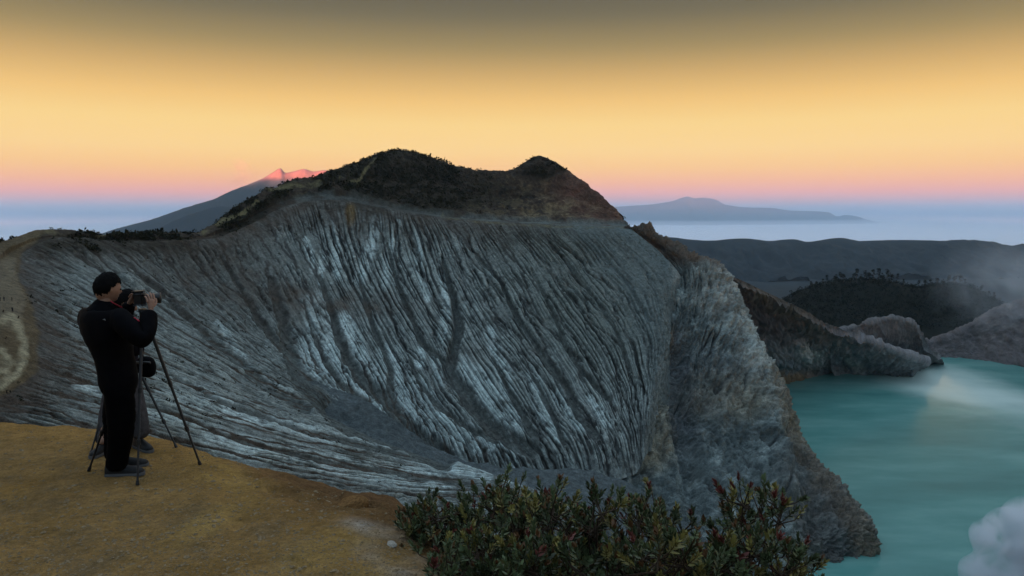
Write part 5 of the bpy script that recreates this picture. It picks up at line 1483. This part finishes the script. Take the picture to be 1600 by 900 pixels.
M_walk = simple_mat('dark_hiking_clothes', (0.016, 0.015, 0.018), 0.85, 0.1, 4, 0.5)
M_walk2 = simple_mat('brown_hiking_clothes', (0.040, 0.026, 0.018), 0.85, 0.1, 4, 0.5)
walker.materials.append(M_walk); sitter.materials.append(M_walk2)
wx, wy = proj(WALL)
for i, (a, b_, me, rz, lab) in enumerate([
    (2.2, 470, walker, .3, 'distant walker at the far left edge of the saddle path'), (8.8, 470, walker, 1.2, 'lone distant walker on the pale saddle, upper group, left'),
    (18.4, 471, walker, 2.2, 'lone distant walker on the pale saddle, upper group, right'), (18.2, 487, walker, .8, 'left one of two walkers standing close together on the saddle'),
    (22.4, 487.5, walker, 1.9, 'right one of two walkers standing close together on the saddle'), (8.6, 487, sitter, 1.0, 'distant person sitting left of the standing pair on the saddle'),
    (29, 498, sitter, 3.0, 'distant person sitting right of the standing pair, above the light trail'), (15, 532, sitter, 2.0, 'distant person crouching on brown ground inside the loop of trail')]):
    k = int(np.argmin((wx - a) ** 2 + (wy - b_) ** 2 + 1e6 * (wx < -200)))
    p = WALL.reshape(-1, 3)[k]
    o = link('person', me); o.location = (p[0], p[1], p[2] - 0.12); o.rotation_euler = (0, 0, rz)
    o.scale = (1.15, 1.15, 1.05)
    tag(o, lab, 'person', 'walkers on the saddle')

# ------------------------------------------------------------------ steam
def puffs(name, balls, mat, label, cat=None):
    bm = bmesh.new()
    for c, r in balls:
        e = bmesh.ops.create_icosphere(bm, subdivisions=2, radius=r)
        for v in e['verts']: v.co += Vector(c)
    me = bpy.data.meshes.new(name); bm.to_mesh(me); bm.free()
    o = bpy.data.objects.new(name, me); COL.objects.link(o)
    rm = o.modifiers.new('r', 'REMESH'); rm.mode = 'VOXEL'; rm.voxel_size = min(r for _, r in balls) * .28
    bpy.context.view_layer.update(); dg = bpy.context.evaluated_depsgraph_get()
    out = bpy.data.meshes.new_from_object(o.evaluated_get(dg), depsgraph=dg)
    bpy.data.objects.remove(o)
    o = link(name, out, mat)
    o['kind'] = 'stuff'; o['label'] = label
    return o
def steam_mat(name, dens, nscale, lo, hi, col=(0.92, 0.93, 0.96), fade=(0.9, 1.3)):
    m = bpy.data.materials.new(name); m.use_nodes = True; t = m.node_tree; t.nodes.clear()
    pv = N(t, 'ShaderNodeVolumePrincipled'); ot = N(t, 'ShaderNodeOutputMaterial')
    co = N(t, 'ShaderNodeTexCoord'); n = N(t, 'ShaderNodeTexNoise'); n.inputs['Scale'].default_value = nscale; n.inputs['Detail'].default_value = 5; n.inputs['Roughness'].default_value = 0.6
    n.inputs['Distortion'].default_value = 0.6
    mr = N(t, 'ShaderNodeMapRange', interpolation_type='SMOOTHSTEP'); mr.inputs['From Min'].default_value = lo; mr.inputs['From Max'].default_value = hi; mr.inputs['To Max'].default_value = dens
    t.links.new(co.outputs['Object'], n.inputs[0]); t.links.new(n.outputs['Fac'], mr.inputs[0])
    # thins out towards the rim of the puff
    sc_ = N(t, 'ShaderNodeVectorMath', operation='MULTIPLY_ADD'); sc_.inputs[1].default_value = (2, 2, 2); sc_.inputs[2].default_value = (-1, -1, -1)
    ln_ = N(t, 'ShaderNodeVectorMath', operation='LENGTH'); fd = N(t, 'ShaderNodeMapRange', interpolation_type='SMOOTHSTEP')
    fd.inputs['From Min'].default_value = fade[0]; fd.inputs['From Max'].default_value = fade[1]; fd.inputs['To Min'].default_value = 1.0; fd.inputs['To Max'].default_value = 0.0
    pm = N(t, 'ShaderNodeMath', operation='MULTIPLY')
    t.links.new(co.outputs['Generated'], sc_.inputs[0]); t.links.new(sc_.outputs[0], ln_.inputs[0]); t.links.new(ln_.outputs['Value'], fd.inputs[0])
    t.links.new(mr.outputs[0], pm.inputs[0]); t.links.new(fd.outputs[0], pm.inputs[1]); t.links.new(pm.outputs[0], pv.inputs['Density'])
    pv.inputs['Color'].default_value = (*col, 1)
    t.links.new(pv.outputs[0], ot.inputs['Volume'])
    return m
M_steam = steam_mat('dense_steam', 0.20, 0.06, 0.37, 0.60, (0.90, 0.95, 1.0), (0.55, 1.25))
puffs('steam_cloud', [(P(a, b_, d_), r_) for a, b_, d_, r_ in [(1546, 838, 400, 11), (1575, 826, 404, 13), (1612, 818, 410, 17), (1640, 845, 400, 24), (1605, 866, 402, 15), (1526, 893, 396, 10), (1560, 902, 398, 14), (1600, 915, 400, 18), (1650, 900, 405, 22), (1580, 940, 398, 18), (1515, 930, 396, 10)]],
      M_steam, 'white steam cloud drifting over the lake at lower right')
M_wisp = steam_mat('thin_steam', 0.0075, 0.013, 0.38, 0.66, (0.80, 0.90, 1.0), (0.25, 1.0))
puffs('steam_wisp', [(P(a, b_, d_), r_) for a, b_, d_, r_ in [(1470, 540, 1085, 24), (1480, 505, 1090, 36), (1490, 465, 1095, 46), (1510, 425, 1100, 52), (1550, 410, 1105, 60), (1600, 430, 1110, 70), (1540, 470, 1100, 52), (1455, 545, 1082, 20), (1640, 470, 1115, 60)]],
      M_wisp, 'thin grey steam rising from the right shore of the lake')
M_plume = steam_mat('volcano_smoke', 0.0030, 0.0022, 0.42, 0.66, (0.72, 0.50, 0.50), (0.2, 1.0))
puffs('smoke_plume', [(P(a, b_, d_), r_) for a, b_, d_, r_ in [(368, 282, 14900, 170), (360, 268, 14900, 190), (372, 258, 14900, 170), (388, 268, 14900, 170), (352, 250, 14900, 140)]],
      M_plume, 'faint smoke beside the volcano summit')
